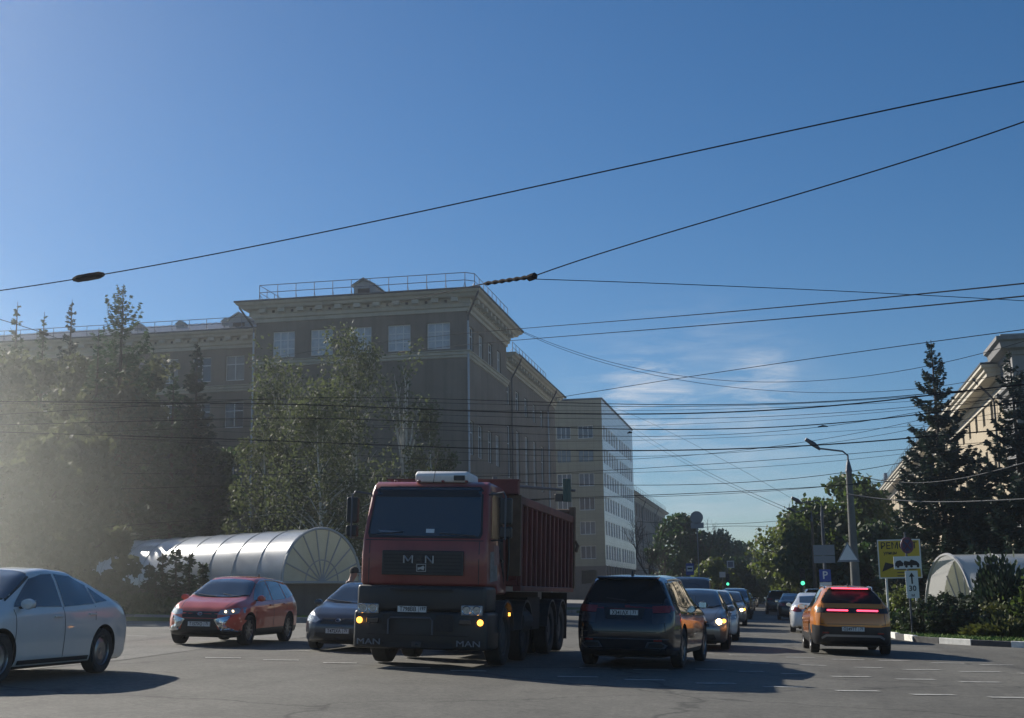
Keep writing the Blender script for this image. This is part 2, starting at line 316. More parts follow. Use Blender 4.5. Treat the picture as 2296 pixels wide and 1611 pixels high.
def raised(name, poly, m, h):
    b = MB(); n = len(poly); b.add([(x, y, zg(x, y) - .3) for x, y in poly] + [(x, y, zg(x, y) + h) for x, y in poly], [tuple(range(n, 2 * n))] + [(i, (i + 1) % n, (i + 1) % n + n, i + n) for i in range(n)])
    return tag(b.build(name, m), kind='structure')
KR = [(40, 38.2), (12, 38.9), (7.2, 40.3), (5.3, 41.6), (4.35, 43.3), (4.0, 46), (3.9, 52), (3.9, 95)]       # kerb line round the right-hand verge
KL = [(-70, 36), (-40, 40), (-22.2, 43.2), (-18.8, 44.6), (-15.2, 47), (-13.2, 50.5), (-12.4, 56), (-12, 100)]
raised('right_verge', KR + [(40, 95)], M['turf'], .12); raised('left_verge', KL + [(-70, 100)], M['turf'], .12)
raised('right_pavement', [(3.9, 95.02), (40, 95.02), (40, 420), (3.9, 420)], M['concrete'], .12); raised('left_pavement', [(-12, 100.02), (-70, 100.02), (-70, 420), (-12, 420)], M['concrete'], .12)
def kerb(path, mats, name, label, seglen, h=.17, side=1):
    P = [Vector(p) for p in path]; D = [0]
    for a, c in zip(P, P[1:]): D.append(D[-1] + (c - a).length)
    def pt(s):
        for i in range(len(P) - 1):
            if s <= D[i + 1] or i == len(P) - 2:
                t = (s - D[i]) / (D[i + 1] - D[i]); return P[i].lerp(P[i + 1], t), (P[i + 1] - P[i]).normalized()
    b = MB(); s = 0; k = 0
    while s < D[-1] - .1:
        L_ = seglen * random.uniform(.96, 1.04); a, da = pt(s); c, dc = pt(min(D[-1], s + L_ - .015)); nn = Vector((da.y, -da.x)) * side; nc = Vector((dc.y, -dc.x)) * side
        hh = h + random.uniform(-.012, .012); w_ = random.uniform(-.01, .01); b.mi = k % len(mats)
        q = [(a - nn * w_), (c - nc * w_), (c - nc * .16), (a - nn * .16)]
        b.add([(p.x, p.y, zg(p.x, p.y) - .1) for p in q] + [(p.x, p.y, zg(p.x, p.y) + hh) for p in q], [(4, 5, 6, 7), (0, 1, 5, 4), (1, 2, 6, 5), (2, 3, 7, 6), (3, 0, 4, 7)])
        s += L_; k += 1
    o = b.build(name, mats); bm_ = bevelled(o.data, .012, 1); o.data = bm_; return tag(o, label, 'kerb')
kerb([(x, y) for x, y in KR], [M['kerbw'], M['kerbk']], 'painted_kerb', 'black and white painted kerb round the grass verge on the right', 1.25)
kerb([(x, y) for x, y in KL][::1], [M['kerbg'], M['concrete']], 'stone_kerb', 'plain grey stone kerb edging the planted ground on the left', 1.6, .2, side=1)
# broken lane lines: rows of dashes given by two ends each
dash = MB(); rowsD = [((1040, 1474), (2300, 1530), 1), ]
def dashes(p0, p1, n, frac, wd=.09, skip=()):
    a, c = Vector(gpt(*p0)), Vector(gpt(*p1)); d = (c - a) / n
    for i in range(n):
        if i in skip: continue
        s = a + d * i; e = s + d * frac; nn = Vector((-d.y, d.x)).normalized() * wd / 2; wob = [random.uniform(-.012, .012) for _ in range(4)]
        q = [s + nn * (1 + wob[0] * 8), e + nn * (1 + wob[1] * 8), e - nn, s - nn * (1 + wob[2] * 8)]; dash.add([(p.x, p.y, zg(p.x, p.y) - .004) for p in q], [(0, 1, 2, 3)])
DA = [(1571, 1600, 1465), (1634, 1696, 1468.5), (1763, 1827, 1473.6), (1864, 1936, 1478), (1968, 2038, 1480.5), (2087, 2165, 1486), (2198, 2274, 1490), (2320, 2400, 1496),
      (1560, 1610, 1481), (1681, 1725, 1487), (1792, 1852, 1491), (1915, 1979, 1496), (2024, 2110, 1500.6), (2151, 2245, 1505), (2284, 2370, 1509),
      (1560, 1625, 1500), (1655, 1712, 1505), (1751, 1808, 1510), (1864, 1952, 1516), (2009, 2095, 1522), (2151, 2243, 1528), (2305, 2400, 1534),
      (1560, 1650, 1531), (1712, 1804, 1539), (1874, 1970, 1547.5), (2042, 2140, 1556), (2218, 2310, 1562.5), (1400, 1490, 1523), (1250, 1340, 1516), (1300, 1370, 1497), (1420, 1500, 1501),
      (460, 540, 1474), (590, 670, 1479), (725, 800, 1485.5), (860, 965, 1495.5), (1010, 1090, 1503), (620, 695, 1458), (740, 800, 1463), (285, 330, 1425.5)]
for x0, x1, v in DA: dashes((x0, v - .015 * (x1 - x0) * -1 - 1), (x1, v + .03 * (x1 - x0) * .5), 1, 1, .13 + .06 * (v > 1470))
dashes((260, 1401), (420, 1398), 1, 1, .12)
tag(dash.build('road_markings', M['mark']), kind='structure')

# ------------------------------------------------------------------ buildings
def facade(b, o, ud, W, z0, z1, wins, d=.18):
    """wall with real openings: o = (x,y) start, ud = direction along it, outward normal to the right of ud; wins (u,z,w,h)"""
    nx, ny = ud[1], -ud[0]
    us = sorted({0, W, *[round(v, 4) for q in wins for v in (q[0], q[0] + q[2])]}); zs = sorted({z0, z1, *[round(v, 4) for q in wins for v in (q[1], q[1] + q[3])]})
    P = lambda u, z, k=0: (o[0] + ud[0] * u - nx * k, o[1] + ud[1] * u - ny * k, z)
    for i in range(len(us) - 1):
        for j in range(len(zs) - 1):
            uc, zc = (us[i] + us[i + 1]) / 2, (zs[j] + zs[j + 1]) / 2
            if any(q[0] < uc < q[0] + q[2] and q[1] < zc < q[1] + q[3] for q in wins): continue
            b.add([P(us[i], zs[j]), P(us[i + 1], zs[j]), P(us[i + 1], zs[j + 1]), P(us[i], zs[j + 1])], [(0, 1, 2, 3)])
    for u, z, w_, h in wins:
        c = [(u, z), (u + w_, z), (u + w_, z + h), (u, z + h)]
        for k in range(4):
            a, e = c[k], c[(k + 1) % 4]; b.add([P(*a), P(*e), P(*e, d), P(*a, d)], [(0, 1, 2, 3)])
WM = {}
def window_mesh(w_, h, cols, rows, fm, gm, bar=.07, hrow=None):
    k = (round(w_, 2), round(h, 2), cols, rows, fm.name, gm.name)
    if k not in WM:
        f = MB(); t = .06
        for x0, x1, z0, z1 in ((0, w_, 0, t + .02), (0, w_, h - t, h), (0, t, t + .02, h - t), (w_ - t, w_, t + .02, h - t)): f.box(x0, x1, .0, .07, z0, z1)
        for i in range(1, cols): x = w_ * i / cols; f.box(x - bar / 2, x + bar / 2, .008, .062, t + .02, h - t)
        for j in range(1, rows): z = h * (hrow if hrow and rows == 2 else j / rows); f.box(t, w_ - t, .014, .056, z - bar / 2, z + bar / 2)
        g = MB(); g.box(.03, w_ - .03, .04, .05, .03, h - .03)
        WM[k] = (f.mesh('window_frame', fm), g.mesh('pane', gm))
    return WM[k]
def window(parent, o, ud, u, z, w_, h, d=.12, cols=2, rows=2, fm=None, gm=None, hrow=.66):
    nx, ny = ud[1], -ud[0]; fr, pn = window_mesh(w_, h, cols, rows, fm or M['wframe'], gm or M['glass'], hrow=hrow)
    f = link('window', fr, parent); f.location = (o[0] + ud[0] * u - nx * d, o[1] + ud[1] * u - ny * d, z); f.rotation_euler = (0, 0, math.atan2(ud[1], ud[0]))
    link('pane', pn, f); return f
CORN = [(0, -1.25), (.12, -1.25), (.12, -1.0), (.28, -.93), (.28, -.68), (.34, -.66), (.34, -.34), (.85, -.30), (.95, -.12), (1.15, -.04), (1.25, .12), (1.25, .2), (0, .2)]
BELT = [(0, -.45), (.10, -.42), (.10, -.28), (.2, -.22), (.2, -.05), (.3, 0), (.3, .06), (0, .1)]
def cornice(parent, path, z, sc=1, brackets=True, name='cornice', m=None, step=1.42, closed=False):
    b = MB(); b.sweep(path, [(o_ * sc, z + q * sc) for o_, q in CORN], closed); P = [Vector(p) for p in path]
    hb = MB()
    if brackets:
        for a, c in zip(P, P[1:]):
            d = (c - a); L_ = d.length; d.normalize(); nn = Vector((d.y, -d.x)); n = int(L_ / step); ang = math.atan2(d.y, d.x)
            for i in range(n):
                s = (i + .5) * L_ / n; q = a + d * s
                def bx(s0, s1, o0, o1, z0, z1, B):
                    pts = [a + d * x_ + nn * o_ for x_, o_ in ((s0, o0), (s1, o0), (s1, o1), (s0, o1))]
                    B.add([(p.x, p.y, z0) for p in pts] + [(p.x, p.y, z1) for p in pts], [(0, 3, 2, 1), (4, 5, 6, 7), (0, 1, 5, 4), (1, 2, 6, 5), (2, 3, 7, 6), (3, 0, 4, 7)])
                bx(s - .26, s + .26, .3 * sc, .78 * sc, z - .62 * sc, z - .33 * sc, b)
                if i < n - 1: bx(s + L_ / n / 2 - .1, s + L_ / n / 2 + .1, .33 * sc, .36 * sc, z - .60 * sc, z - .40 * sc, hb)
    o = b.build(name, m or M['trim'], parent)
    if hb.v: hb.build('vent_opening', M['hole'], parent)
    return o
def railing(parent, path, h=1.0, step=1.5, inset=0):
    b = MB(); P = [Vector(p) for p in path]
    for a, c in zip(P, P[1:]):
        n = max(1, round((c - a).length / step))
        for k in (1, .55): b.tube([a + Vector((0, 0, h * k)), c + Vector((0, 0, h * k))], .028, 4)
        for i in range(n + 1):
            q = a.lerp(c, i / n); b.tube([q, q + Vector((0, 0, h))], .028, 4); d = (c - a).normalized(); nn = Vector((-d.y, d.x, 0)); b.tube([q + Vector((0, 0, h * .45)), q + nn * .35 + Vector((0, 0, .06))], .02, 4)
    return b.build('roof_railing', M['rail'], parent)
def hip(parent, x0, x1, y0, y1, z, rise, m, ov=1.25, t=.12):
    b = MB(); X0, X1, Y0, Y1 = x0 - ov, x1 + ov, y0 - ov, y1 + ov; rw = (min(X1 - X0, Y1 - Y0)) / 2
    if X1 - X0 > Y1 - Y0: r0, r1 = (X0 + rw, (Y0 + Y1) / 2), (X1 - rw, (Y0 + Y1) / 2)
    else: r0, r1 = ((X0 + X1) / 2, Y0 + rw), ((X0 + X1) / 2, Y1 - rw)
    v = [(X0, Y0, z), (X1, Y0, z), (X1, Y1, z), (X0, Y1, z), (*r0, z + rise), (*r1, z + rise)]
    b.add(v, [(0, 1, 5, 4), (1, 2, 5), (2, 3, 4, 5), (3, 0, 4)] if X1 - X0 > Y1 - Y0 else [(0, 1, 4), (1, 2, 5, 4), (2, 3, 5), (3, 0, 4, 5)])
    # standing seams
    for ax in (0, 1):
        lo, hi = (X0, X1) if ax == 0 else (Y0, Y1); s = lo + .6
        while s < hi - .3:
            for sgn in (0, 1):
                e = (Y0, Y1)[sgn] if ax == 0 else (X0, X1)[sgn]; dmax = min(rw, s - lo, hi - s) ; q = e + (dmax if sgn == 0 else -dmax); zz = z + rise * dmax / rw
                a, c = ((s, e, z + .02), (s, q, zz + .02)) if ax == 0 else ((e, s, z + .02), (q, s, zz + .02)); b.tube([a, c], .03, 3, False)
            s += .62
    o = b.build('roof', m, parent)
    e = MB(); e.sweep([(x0, y0), (x1, y0), (x1, y1), (x0, y1)], [(ov - .02, z - .1), (ov + .06, z - .1), (ov + .06, z + .03), (ov - .02, z + .03)], True); e.build('gutter', M['edge'], parent)
    return o
def dormer(parent, x, y, z, w_=1.5, h=1.5, dep=3.2):
    b = MB(); b.prism([(x - w_ / 2, z), (x + w_ / 2, z), (x + w_ / 2, z + h), (x, z + h + w_ * .28), (x - w_ / 2, z + h)], y, y + dep, 'y')
    b.prism([(x - w_ / 2 - .18, z + h - .06), (x, z + h + w_ * .28 + .02), (x + w_ / 2 + .18, z + h - .06), (x + w_ / 2 + .18, z + h + .02), (x, z + h + w_ * .28 + .14), (x - w_ / 2 - .18, z + h + .02)], y - .2, y + dep, 'y')
    o = b.build('dormer', M['dormer'], parent); q = MB(); q.box(x - w_ * .3, x + w_ * .3, y - .03, y + .02, z + .35, z + h - .25); q.build('dormer_opening', M['hole'], o)
def pipe(parent, x, y, z1, nx, ny, out=1.3, z0=0, m=None, r=.075):
    """downpipe: from the gutter back to the wall, then down"""
    b = MB(); b.tube([(x + nx * out, y + ny * out, z1), (x + nx * out, y + ny * out, z1 - .25), (x + nx * .18, y + ny * .18, z1 - 1.75), (x + nx * .16, y + ny * .16, z1 - 2.2)], r, 7); b.build('gutter_elbow', M['dpipe'], parent)
    c = MB(); c.tube([(x + nx * .16, y + ny * .16, z1 - 2.15), (x + nx * .16, y + ny * .16, z0)], r, 7); zz = z0 + 1.5
    while zz < z1 - 2.4: c.tube([(x + nx * .16, y + ny * .16, zz), (x + nx * .16, y + ny * .16, zz + .07)], r + .022, 7); zz += 1.7
    c.build('downpipe', m or M['pipe'], parent)

# -- the grey-brown institute building: corner block, rear block and set-back wing
B = empty('institute_building', (-37.4, 90, 0), label='grey-brown stucco institute building with white cornice, belt and railed roof behind the birches', cat='building')
W1, D1, W2, D2 = 16.3, 14.4, 16.1, 26.0
b = MB(); sidew = [(.7 + i * 3.32, 18.95, 1.5, 1.95) for i in range(4)] + [(.55 + i * 2.9 + (.5 if i > 1 else 0), 11.4, 1.5, 2.5) for i in range(4)] + [(.55 + i * 2.9, 7.4, 1.5, 2.3) for i in range(4)] + [(.55 + i * 2.9, 3.4, 1.5, 2.3) for i in range(4)]
frontw = [(1.35 + i * 2.99, 19.08, 1.72, 1.97) for i in range(5)]
facade(b, (0, 0), (1, 0), W1, -.6, 23, frontw); facade(b, (W1, 0), (0, 1), D1, -.6, 23, sidew)
facade(b, (W1, D1), (-1, 0), W1, -.6, 23, []); facade(b, (0, D1), (0, -1), D1, -.6, 23, [])
xr = W1 - .25; back = []
for k in range(6): back += [(1.0 + k * 4.1, 17.2, 1.5, 1.7), (1.0 + k * 4.1, 11.0, 1.5, 4.4), (1.0 + k * 4.1, 6.9, 1.5, 2.3), (1.0 + k * 4.1, 2.9, 1.5, 2.3)]
facade(b, (xr, D1), (0, 1), D2, -.6, 21.2, back); facade(b, (xr, D1 + D2), (-1, 0), W2, -.6, 21.2, [])
lw = []
for k in range(12): lw += [(1.0 + k * 2.88, 18.75, 1.6, 2.05), (1.0 + k * 2.88, 14.9, 1.6, 2.1), (1.0 + k * 2.88, 10.4, 1.6, 2.3), (1.0 + k * 2.88, 6.2, 1.6, 2.3)]
Lw = 36.0; lw = [(Lw - q[0] - q[2], *q[1:]) for q in lw]
facade(b, (-Lw, 7), (1, 0), Lw, -.6, 22.6, lw); facade(b, (-Lw, 20), (0, -1), 13, -.6, 22.6, [])
b.build('wall', M['stucco'], B)
for q in frontw: window(B, (0, 0), (1, 0), *q, cols=3, rows=3, gm=M['curtain'])
for i, q in enumerate(sidew): window(B, (W1, 0), (0, 1), *q, cols=2, rows=2, gm=random.choice([M['glass'], M['pane2'], M['pane3']]))
for q in back: window(B, (xr, D1), (0, 1), *q, cols=2, rows=2, gm=random.choice([M['curtain'], M['pane2'], M['pane3']]) if q[3] > 4 else random.choice([M['glass'], M['pane2']]))
for q in lw: 
    if q[0] > 4: window(B, (-Lw, 7), (1, 0), *q, cols=2, rows=2, gm=random.choice([M['curtain'], M['pane3'], M['pane2']]) if q[1] > 15 else random.choice([M['glass'], M['pane2']]))
cornice(B, [(0, D1), (0, 0), (W1, 0), (W1, D1), (0, D1)], 23.05)
cornice(B, [(xr, D1 + 0.02), (xr, D1 + D2)], 21.2, .85, step=1.25); cornice(B, [(-Lw, 7), (-.02, 7)], 22.6, .95)
b = MB(); b.sweep([(0, 6.9), (0, 0), (W1, 0), (W1, D1)], [(o_, 18.82 + z) for o_, z in BELT]); b.sweep([(-Lw, 7), (-.3, 7)], [(o_, 18.3 + z) for o_, z in BELT]); b.build('belt_course', M['trim'], B)
hip(B, 0, W1, 0, D1, 23.28, 2.1, M['roof']); hip(B, .2, xr, D1 + 2.8, D1 + D2, 21.42, 2.2, M['roof'], 1.05); hip(B, -Lw, -1.3, 7, 20, 22.82, 2.3, M['roof'], 1.15)
dormer(B, 8.35, .3, 23.3, 1.55, 1.0, 4.5); dormer(B, -4.6, 7.4, 22.9, 1.7, 1.0, 4)
railing(B, [(-.1 + .4, 13.2, 23.4), (.3, -.25, 23.4), (W1 - .05, -.25, 23.4), (W1 + .55, .3, 23.4), (W1 + .55, D1 - 1.9, 23.4)], 1.25)
railing(B, [(xr + .5, D1 + 1.5, 21.5), (xr + .5, D1 + D2 - 8, 21.5)], 1.0); railing(B, [(-Lw, 6.6, 22.9), (-2.5, 6.6, 22.9)], 1.0)
for x_ in (-6.9, -11, -14.8): 
    b = MB(); b.box(x_, x_ + .7, 9.2, 9.9, 23.1, 24.2); b.prism([(x_ - .12, 24.2), (x_ + .82, 24.2), (x_ + .35, 24.55)], 9.1, 10, 'y'); b.build('chimney', M['dormer'], B)
pipe(B, W1 + .02, -.02, 23.2, .7, -.7, 1.6); pipe(B, -.02, -.02, 23.2, -.9, -.35, 1.3, m=M['pipe']); pipe(B, xr, D1 + 2.6, 21.3, 1, 0, 1.0, m=M['dpipe']); pipe(B, xr, D1 + 21, 21.3, 1, 0, 1.0, m=M['pipe'])

# -- tiled office tower
T = empty('office_tower', (-22.14, 175, 0), rz=R(-.6), label='tall beige and white tiled office block beyond the red lorry body', cat='building')
fw = []
for k in range(7):
    z = 22.3 - 3.27 * k
    if z < 1: continue
    for u in (6.35 + 5, 3.37 + 5 + 3.0 - 3.0 + 6.0 - 0): pass
for k in range(7):
    z = 22.3 - 3.27 * k; fw += [(8 - 6.35 + 0, z, 1.95, 1.75), (8 - 3.37, z, 2.1, 1.75)]
fw = [(u + 4, z, w_, h) for u, z, w_, h in fw]                      # wall 12 m wide, corner at x = 0
sw = []
for k in range(6):
    z = 22.2 - 3.27 * k
    for g in range(12): sw.append((1.0 + g * 2.75 + (1.0 if g > 5 else 0), z, 1.7, 2.0))
low = [(1.0 + g * 2.75 + (1.0 if g > 5 else 0), 2.5, 1.5, 2.6) for g in range(12)]
b = MB(); facade(b, (-12, 0), (1, 0), 12, 5.0, 27.7, [q for q in fw if q[1] > 5]); facade(b, (0, 36), (-1, 0), 12, -1, 27.7, []); facade(b, (-12, 36), (0, -1), 36, -1, 27.7, [])
b.add([(-12, 0, 27.7), (0, 0, 27.7), (0, 36, 27.7), (-12, 36, 27.7)], [(0, 1, 2, 3)]); b.build('tiled_wall', M['tile'], T)
b = MB(); facade(b, (0, 0), (0, 1), 36, 5.0, 27.7, sw); b.build('white_tiled_wall', M['tilew'], T)
b = MB(); facade(b, (-12, 0), (1, 0), 12, -1, 5.0, [q for q in fw if q[1] < 5]); facade(b, (0, 0), (0, 1), 36, -1, 5.0, [q for q in low]); b.build('ground_floor_wall', M['brown'], T)
for i, q in enumerate(fw):
    if q[1] > 5: window(T, (-12, 0), (1, 0), *q, cols=3, rows=1, gm=M['glass'] if i in (0, 1) else random.choice([M['pane2'], M['pane3'], M['glass']]), fm=M['tile'] if 1 < i < 4 else M['wframe'])
for q in sw: window(T, (0, 0), (0, 1), *q, cols=2, rows=1, fm=M['white'], gm=random.choice([M['glass'], M['glass'], M['pane2'], M['pane3']]))
lo_ = MB()
for q in low: lo_.box(-.15, -.1, q[0], q[0] + q[2], q[1], q[1] + q[3])
lo_.build('shop_window', M['glass'], T)
b = MB(); b.sweep([(-12, 0), (0, 0), (0, 36), (-12, 36)], [(0, 27.6), (.12, 27.6), (.12, 27.85), (-.1, 27.85)], True); b.build('parapet', M['edge'], T)

# -- long four-storey block beyond the tower
Fb = empty('terrace_building', (-23.2, 213.5, 0), rz=R(-.4), label='long four-storey beige stucco block with railed roof past the tower', cat='building')
fwn = [(1.2 + g * 4.1, 14.6 - 4.0 * k, 1.7, 2.2) for k in range(4) for g in range(16)]
b = MB(); facade(b, (0, 0), (0, 1), 68, -1, 18, fwn); facade(b, (0, 68), (-1, 0), 14, -1, 18, []); facade(b, (-14, 0), (1, 0), 14, -1, 18, []); facade(b, (-14, 68), (0, -1), 68, -1, 18, []); b.build('wall', M['farw'], Fb)
for q in fwn: window(Fb, (0, 0), (0, 1), *q, cols=2, rows=2, fm=M['farw'])
cornice(Fb, [(-14, 0), (0, 0), (0, 68), (-14, 68)], 18, .8, False); hip(Fb, -14, 0, 0, 68, 18.2, 2.6, M['dormer'], 1.0); railing(Fb, [(.4, 0, 18.3), (.4, 68, 18.3)], 1.2, 3)
pipe(Fb, 0, 22, 18, 1, 0, .9, m=M['dpipe']); pipe(Fb, 0, 46, 18, 1, 0, .9, m=M['dpipe'])

# -- cream building on the right with a shaded portico
Rb = empty('cream_building', (15.95, 92.3, 0), rz=R(-.93), label='long sunlit cream stucco building behind the spruces, with deep white eaves', cat='building')
rw_ = [(.9 + g * 4.15, 13.3 - 4.05 * k, 1.25, 2.15) for k in range(3) for g in range(29)]
b = MB(); facade(b, (0, 124), (0, -1), 124, -1.5, 16.2, [(124 - q[0] - q[2], *q[1:]) for q in rw_], .3); facade(b, (0, 0), (1, 0), 26, -1.5, 16.2, []); facade(b, (26, 124), (-1, 0), 26, -1.5, 16.2, []); b.build('wall', M['cream'], Rb)
for q in rw_: window(Rb, (0, 124), (0, -1), 124 - q[0] - q[2], *q[1:], d=.26, cols=2, rows=2, fm=M['edge'])
EAV = [(0, -1.7), (.12, -1.7), (.12, -1.35), (.25, -1.3), (.25, -.9), (1.15, -.86), (1.15, -.62), (1.3, -.56), (1.3, -.34), (1.5, -.28), (1.5, 0), (0, 0)]
b = MB(); b.sweep([(26, 124), (0, 124), (0, 0), (26, 0)], [(o_, 16.3 + z) for o_, z in EAV]); b.build('eaves_cornice', M['creamt'], Rb)
hip(Rb, 0, 26, 0, 124, 16.32, 4.2, M['dormer'], 1.5)
for y_ in (3.2, 30, 62, 92, 112): pipe(Rb, 0, y_, 16.2, -1, 0, 1.45, m=M['dpipe'])
railing(Rb, [(-.9, 45, 16.5), (-.9, 120, 16.5)], 1.3, 3)
b = MB(); b.box(-.3, 0, 100, 101, 17, 18); b.box(-.1, .4, 119.5, 121.5, 16.6, 19.4); b.build('roof_antenna', M['rail'], Rb)
Pt = empty('portico', (15.6, 86.2, -.35), rz=R(-.93), label='shaded grey stone portico block with lettered frieze at the right edge', cat='building')
b = MB(); facade(b, (0, 0), (1, 0), 18, -1.5, 17.4, [(1.7 + i * 3.1, 3, 1.6, 9.2) for i in range(5)], .9); facade(b, (0, 5.0), (0, -1), 5.0, -1.5, 17.4, []); facade(b, (18, 0), (0, 1), 5.0, -1.5, 17.4, [])
b.box(.95, 17.1, 1.0, 1.1, -1.4, 13.2); b.build('wall', M['greyst'], Pt)
b = MB(); b.sweep([(0, 4.9), (0, 0), (18, 0), (18, 4.9)], [(0, 16.3), (.15, 16.35), (.2, 16.6), (.7, 16.7), (.8, 17.1), (1.0, 17.2), (1.0, 17.45), (0, 17.5)]); b.sweep([(0, 4.9), (0, 0), (18, 0), (18, 4.9)], [(0, 13.9), (.2, 13.95), (.3, 14.2), (.45, 14.25), (.45, 14.45), (0, 14.5)]); b.build('cornice', M['greyst'], Pt)
b = MB(); b.box(-.7, 18.7, -.7, 5.0, 17.52, 17.6); b.prism([(1, 17.6), (17, 17.6), (15, 18.3), (3, 18.3)], .6, 4.8, 'y'); b.build('roof', M['dormer'], Pt)
for i in range(6):
    c = MB(); c.tube([(.85 + i * 3.1, -.3, -1.4), (.85 + i * 3.1, -.3, 12.9)], [.42, .36], 16); c.box(.35 + i * 3.1, 1.35 + i * 3.1, -.75, -.02, 12.9, 13.3); c.build('column', M['greyst'], Pt, 40)
text('РУГ', 1.35, M['creamt'], Pt, facing((1.75, -.04, 15.35), (1, 0, 0)), ext=.05, align='LEFT')
# ------------------------------------------------------------------ vegetation
def leaf_quads(C, size, stretch=1.6, droop=0, axis=None):
    """C (N,3) centres -> small pointed quads at random angles; returns verts, faces"""
    n = len(C); a = rng.normal(size=(n, 3)) if axis is None else axis + rng.normal(size=(n, 3)) * .35
    if droop: a[:, 2] = a[:, 2] * (1 - droop) - droop * 1.3
    a /= np.linalg.norm(a, axis=1)[:, None] + 1e-9; b_ = np.cross(a, rng.normal(size=(n, 3))); b_ /= np.linalg.norm(b_, axis=1)[:, None] + 1e-9
    s = (size * rng.uniform(.6, 1.3, n))[:, None]; A, Bv = a * s * stretch * .5, b_ * s * .5
    V = np.stack([C - A, C + Bv + A * .1, C + A, C - Bv + A * .1], 1).reshape(-1, 3)
    return V, np.arange(4 * n).reshape(-1, 4)
def limb_pts(p0, p1, sag, n=5):
    P = [Vector(p0).lerp(Vector(p1), i / (n - 1)) for i in range(n)]
    for i, p in enumerate(P): p.z += sag * math.sin(math.pi * i / (n - 1)) ; p.x += random.uniform(-.06, .06) * (p1[0] - p0[0] + .5); p.y += random.uniform(-.06, .06)
    return P
def broadleaf(name, loc, h, r, trunk_r, n, lsize, lm, bm_, label, cat='tree', group=None, base=.25, clumps=60, shape=1.0, droop=0, spread=.16, lean=(0, 0), forks=1, top=1.0, lower=.3, limb=1.0, cone=None, tpow=.85):
    root = empty(name, loc, label=label, cat=cat, group=group); tr = MB()
    tips = []
    for k in range(forks):
        fx, fy = (random.uniform(-1, 1) * r * .3 * (forks > 1) + lean[0], random.uniform(-1, 1) * r * .3 * (forks > 1) + lean[1]); hh = h * (random.uniform(.86, .99) if forks > 1 else .96)
        pts = [Vector((fx * (t ** 1.5) + .12 * math.sin(5 * t + k), fy * (t ** 1.5) + .1 * math.cos(4 * t + k) - .1, hh * t)) for t in np.linspace(0, 1, 9)]
        tr.tube([(p.x, p.y, p.z - (.4 if i == 0 else 0)) for i, p in enumerate(pts)], [trunk_r * (1 - .93 * t) * (.8 if k else 1) for t in np.linspace(0, 1, 9)], 7); tips.append(pts)
    C = []; 
    for c in range(clumps):
        t = base + (1 - base) * random.random() ** tpow * .98; T_ = random.choice(tips); q = t * 8; i = min(7, int(q)); ctr = T_[i].lerp(T_[i + 1], q - i)
        u = (t - base) / (1 - base); env = (math.sin(math.pi * min(1, max(0, (u * .86 + .14))) ** shape) ** .75) * (1 - (1 - top) * u) * (1 if u > .25 else (lower + (1 - lower) * u / .25))
        if cone is not None: env = (cone + (1 - cone) * (1 - u) ** .8) * (1 if u > .2 else (lower + (1 - lower) * u / .2))
        ang = random.uniform(0, 2 * math.pi); rr = r * env * math.sqrt(random.uniform(.12, 1)) * random.uniform(.75, 1.12)
        p = Vector((ctr.x + math.cos(ang) * rr, ctr.y + math.sin(ang) * rr, h * t + random.uniform(-.03, .03) * h)); C.append((p, .55 + .7 * random.random()))
        if rr > .3 and c % 2 == 0:
            t0 = max(base * .7, t - .16 * rr / r - .05); q = t0 * 8; i = min(7, int(q)); s = T_[i].lerp(T_[i + 1], q - i); w0 = trunk_r * (1 - .9 * t0) * .5 * limb
            tr.tube(limb_pts(s, p, .12 * rr), [w0 * (1 - .85 * k / 4) for k in range(5)], 5)
            for _ in range(2):
                e = p + Vector((random.gauss(0, 1), random.gauss(0, 1), random.gauss(0, .6))) * r * spread; m_ = s.lerp(p, .65); m_.z += .1 * rr; tr.tube([m_, m_.lerp(e, .5) + Vector((0, 0, .05 * r)), e], [w0 * .4, w0 * .25, .008], 4)
    wts = np.array([c[1] for c in C]); pick = rng.choice(len(C), n, p=wts / wts.sum()); P = np.array([tuple(c[0]) for c in C])[pick]
    G_ = rng.normal(size=(n, 3)); G_ *= (rng.uniform(.15, 1, n) ** .5 / (np.linalg.norm(G_, axis=1) + 1e-9))[:, None]
    off = G_ * (r * spread * 1.75 * wts[pick])[:, None] * np.array([1, 1, .8 + droop])
    if droop: off[:, 2] -= rng.uniform(0, 1, n) * droop * r * .35
    V, Fq = leaf_quads(P + off, lsize, 1.5, droop)
    arrays('crown', V, Fq, lm, root); tr.build('trunk', bm_, root, 60); return root
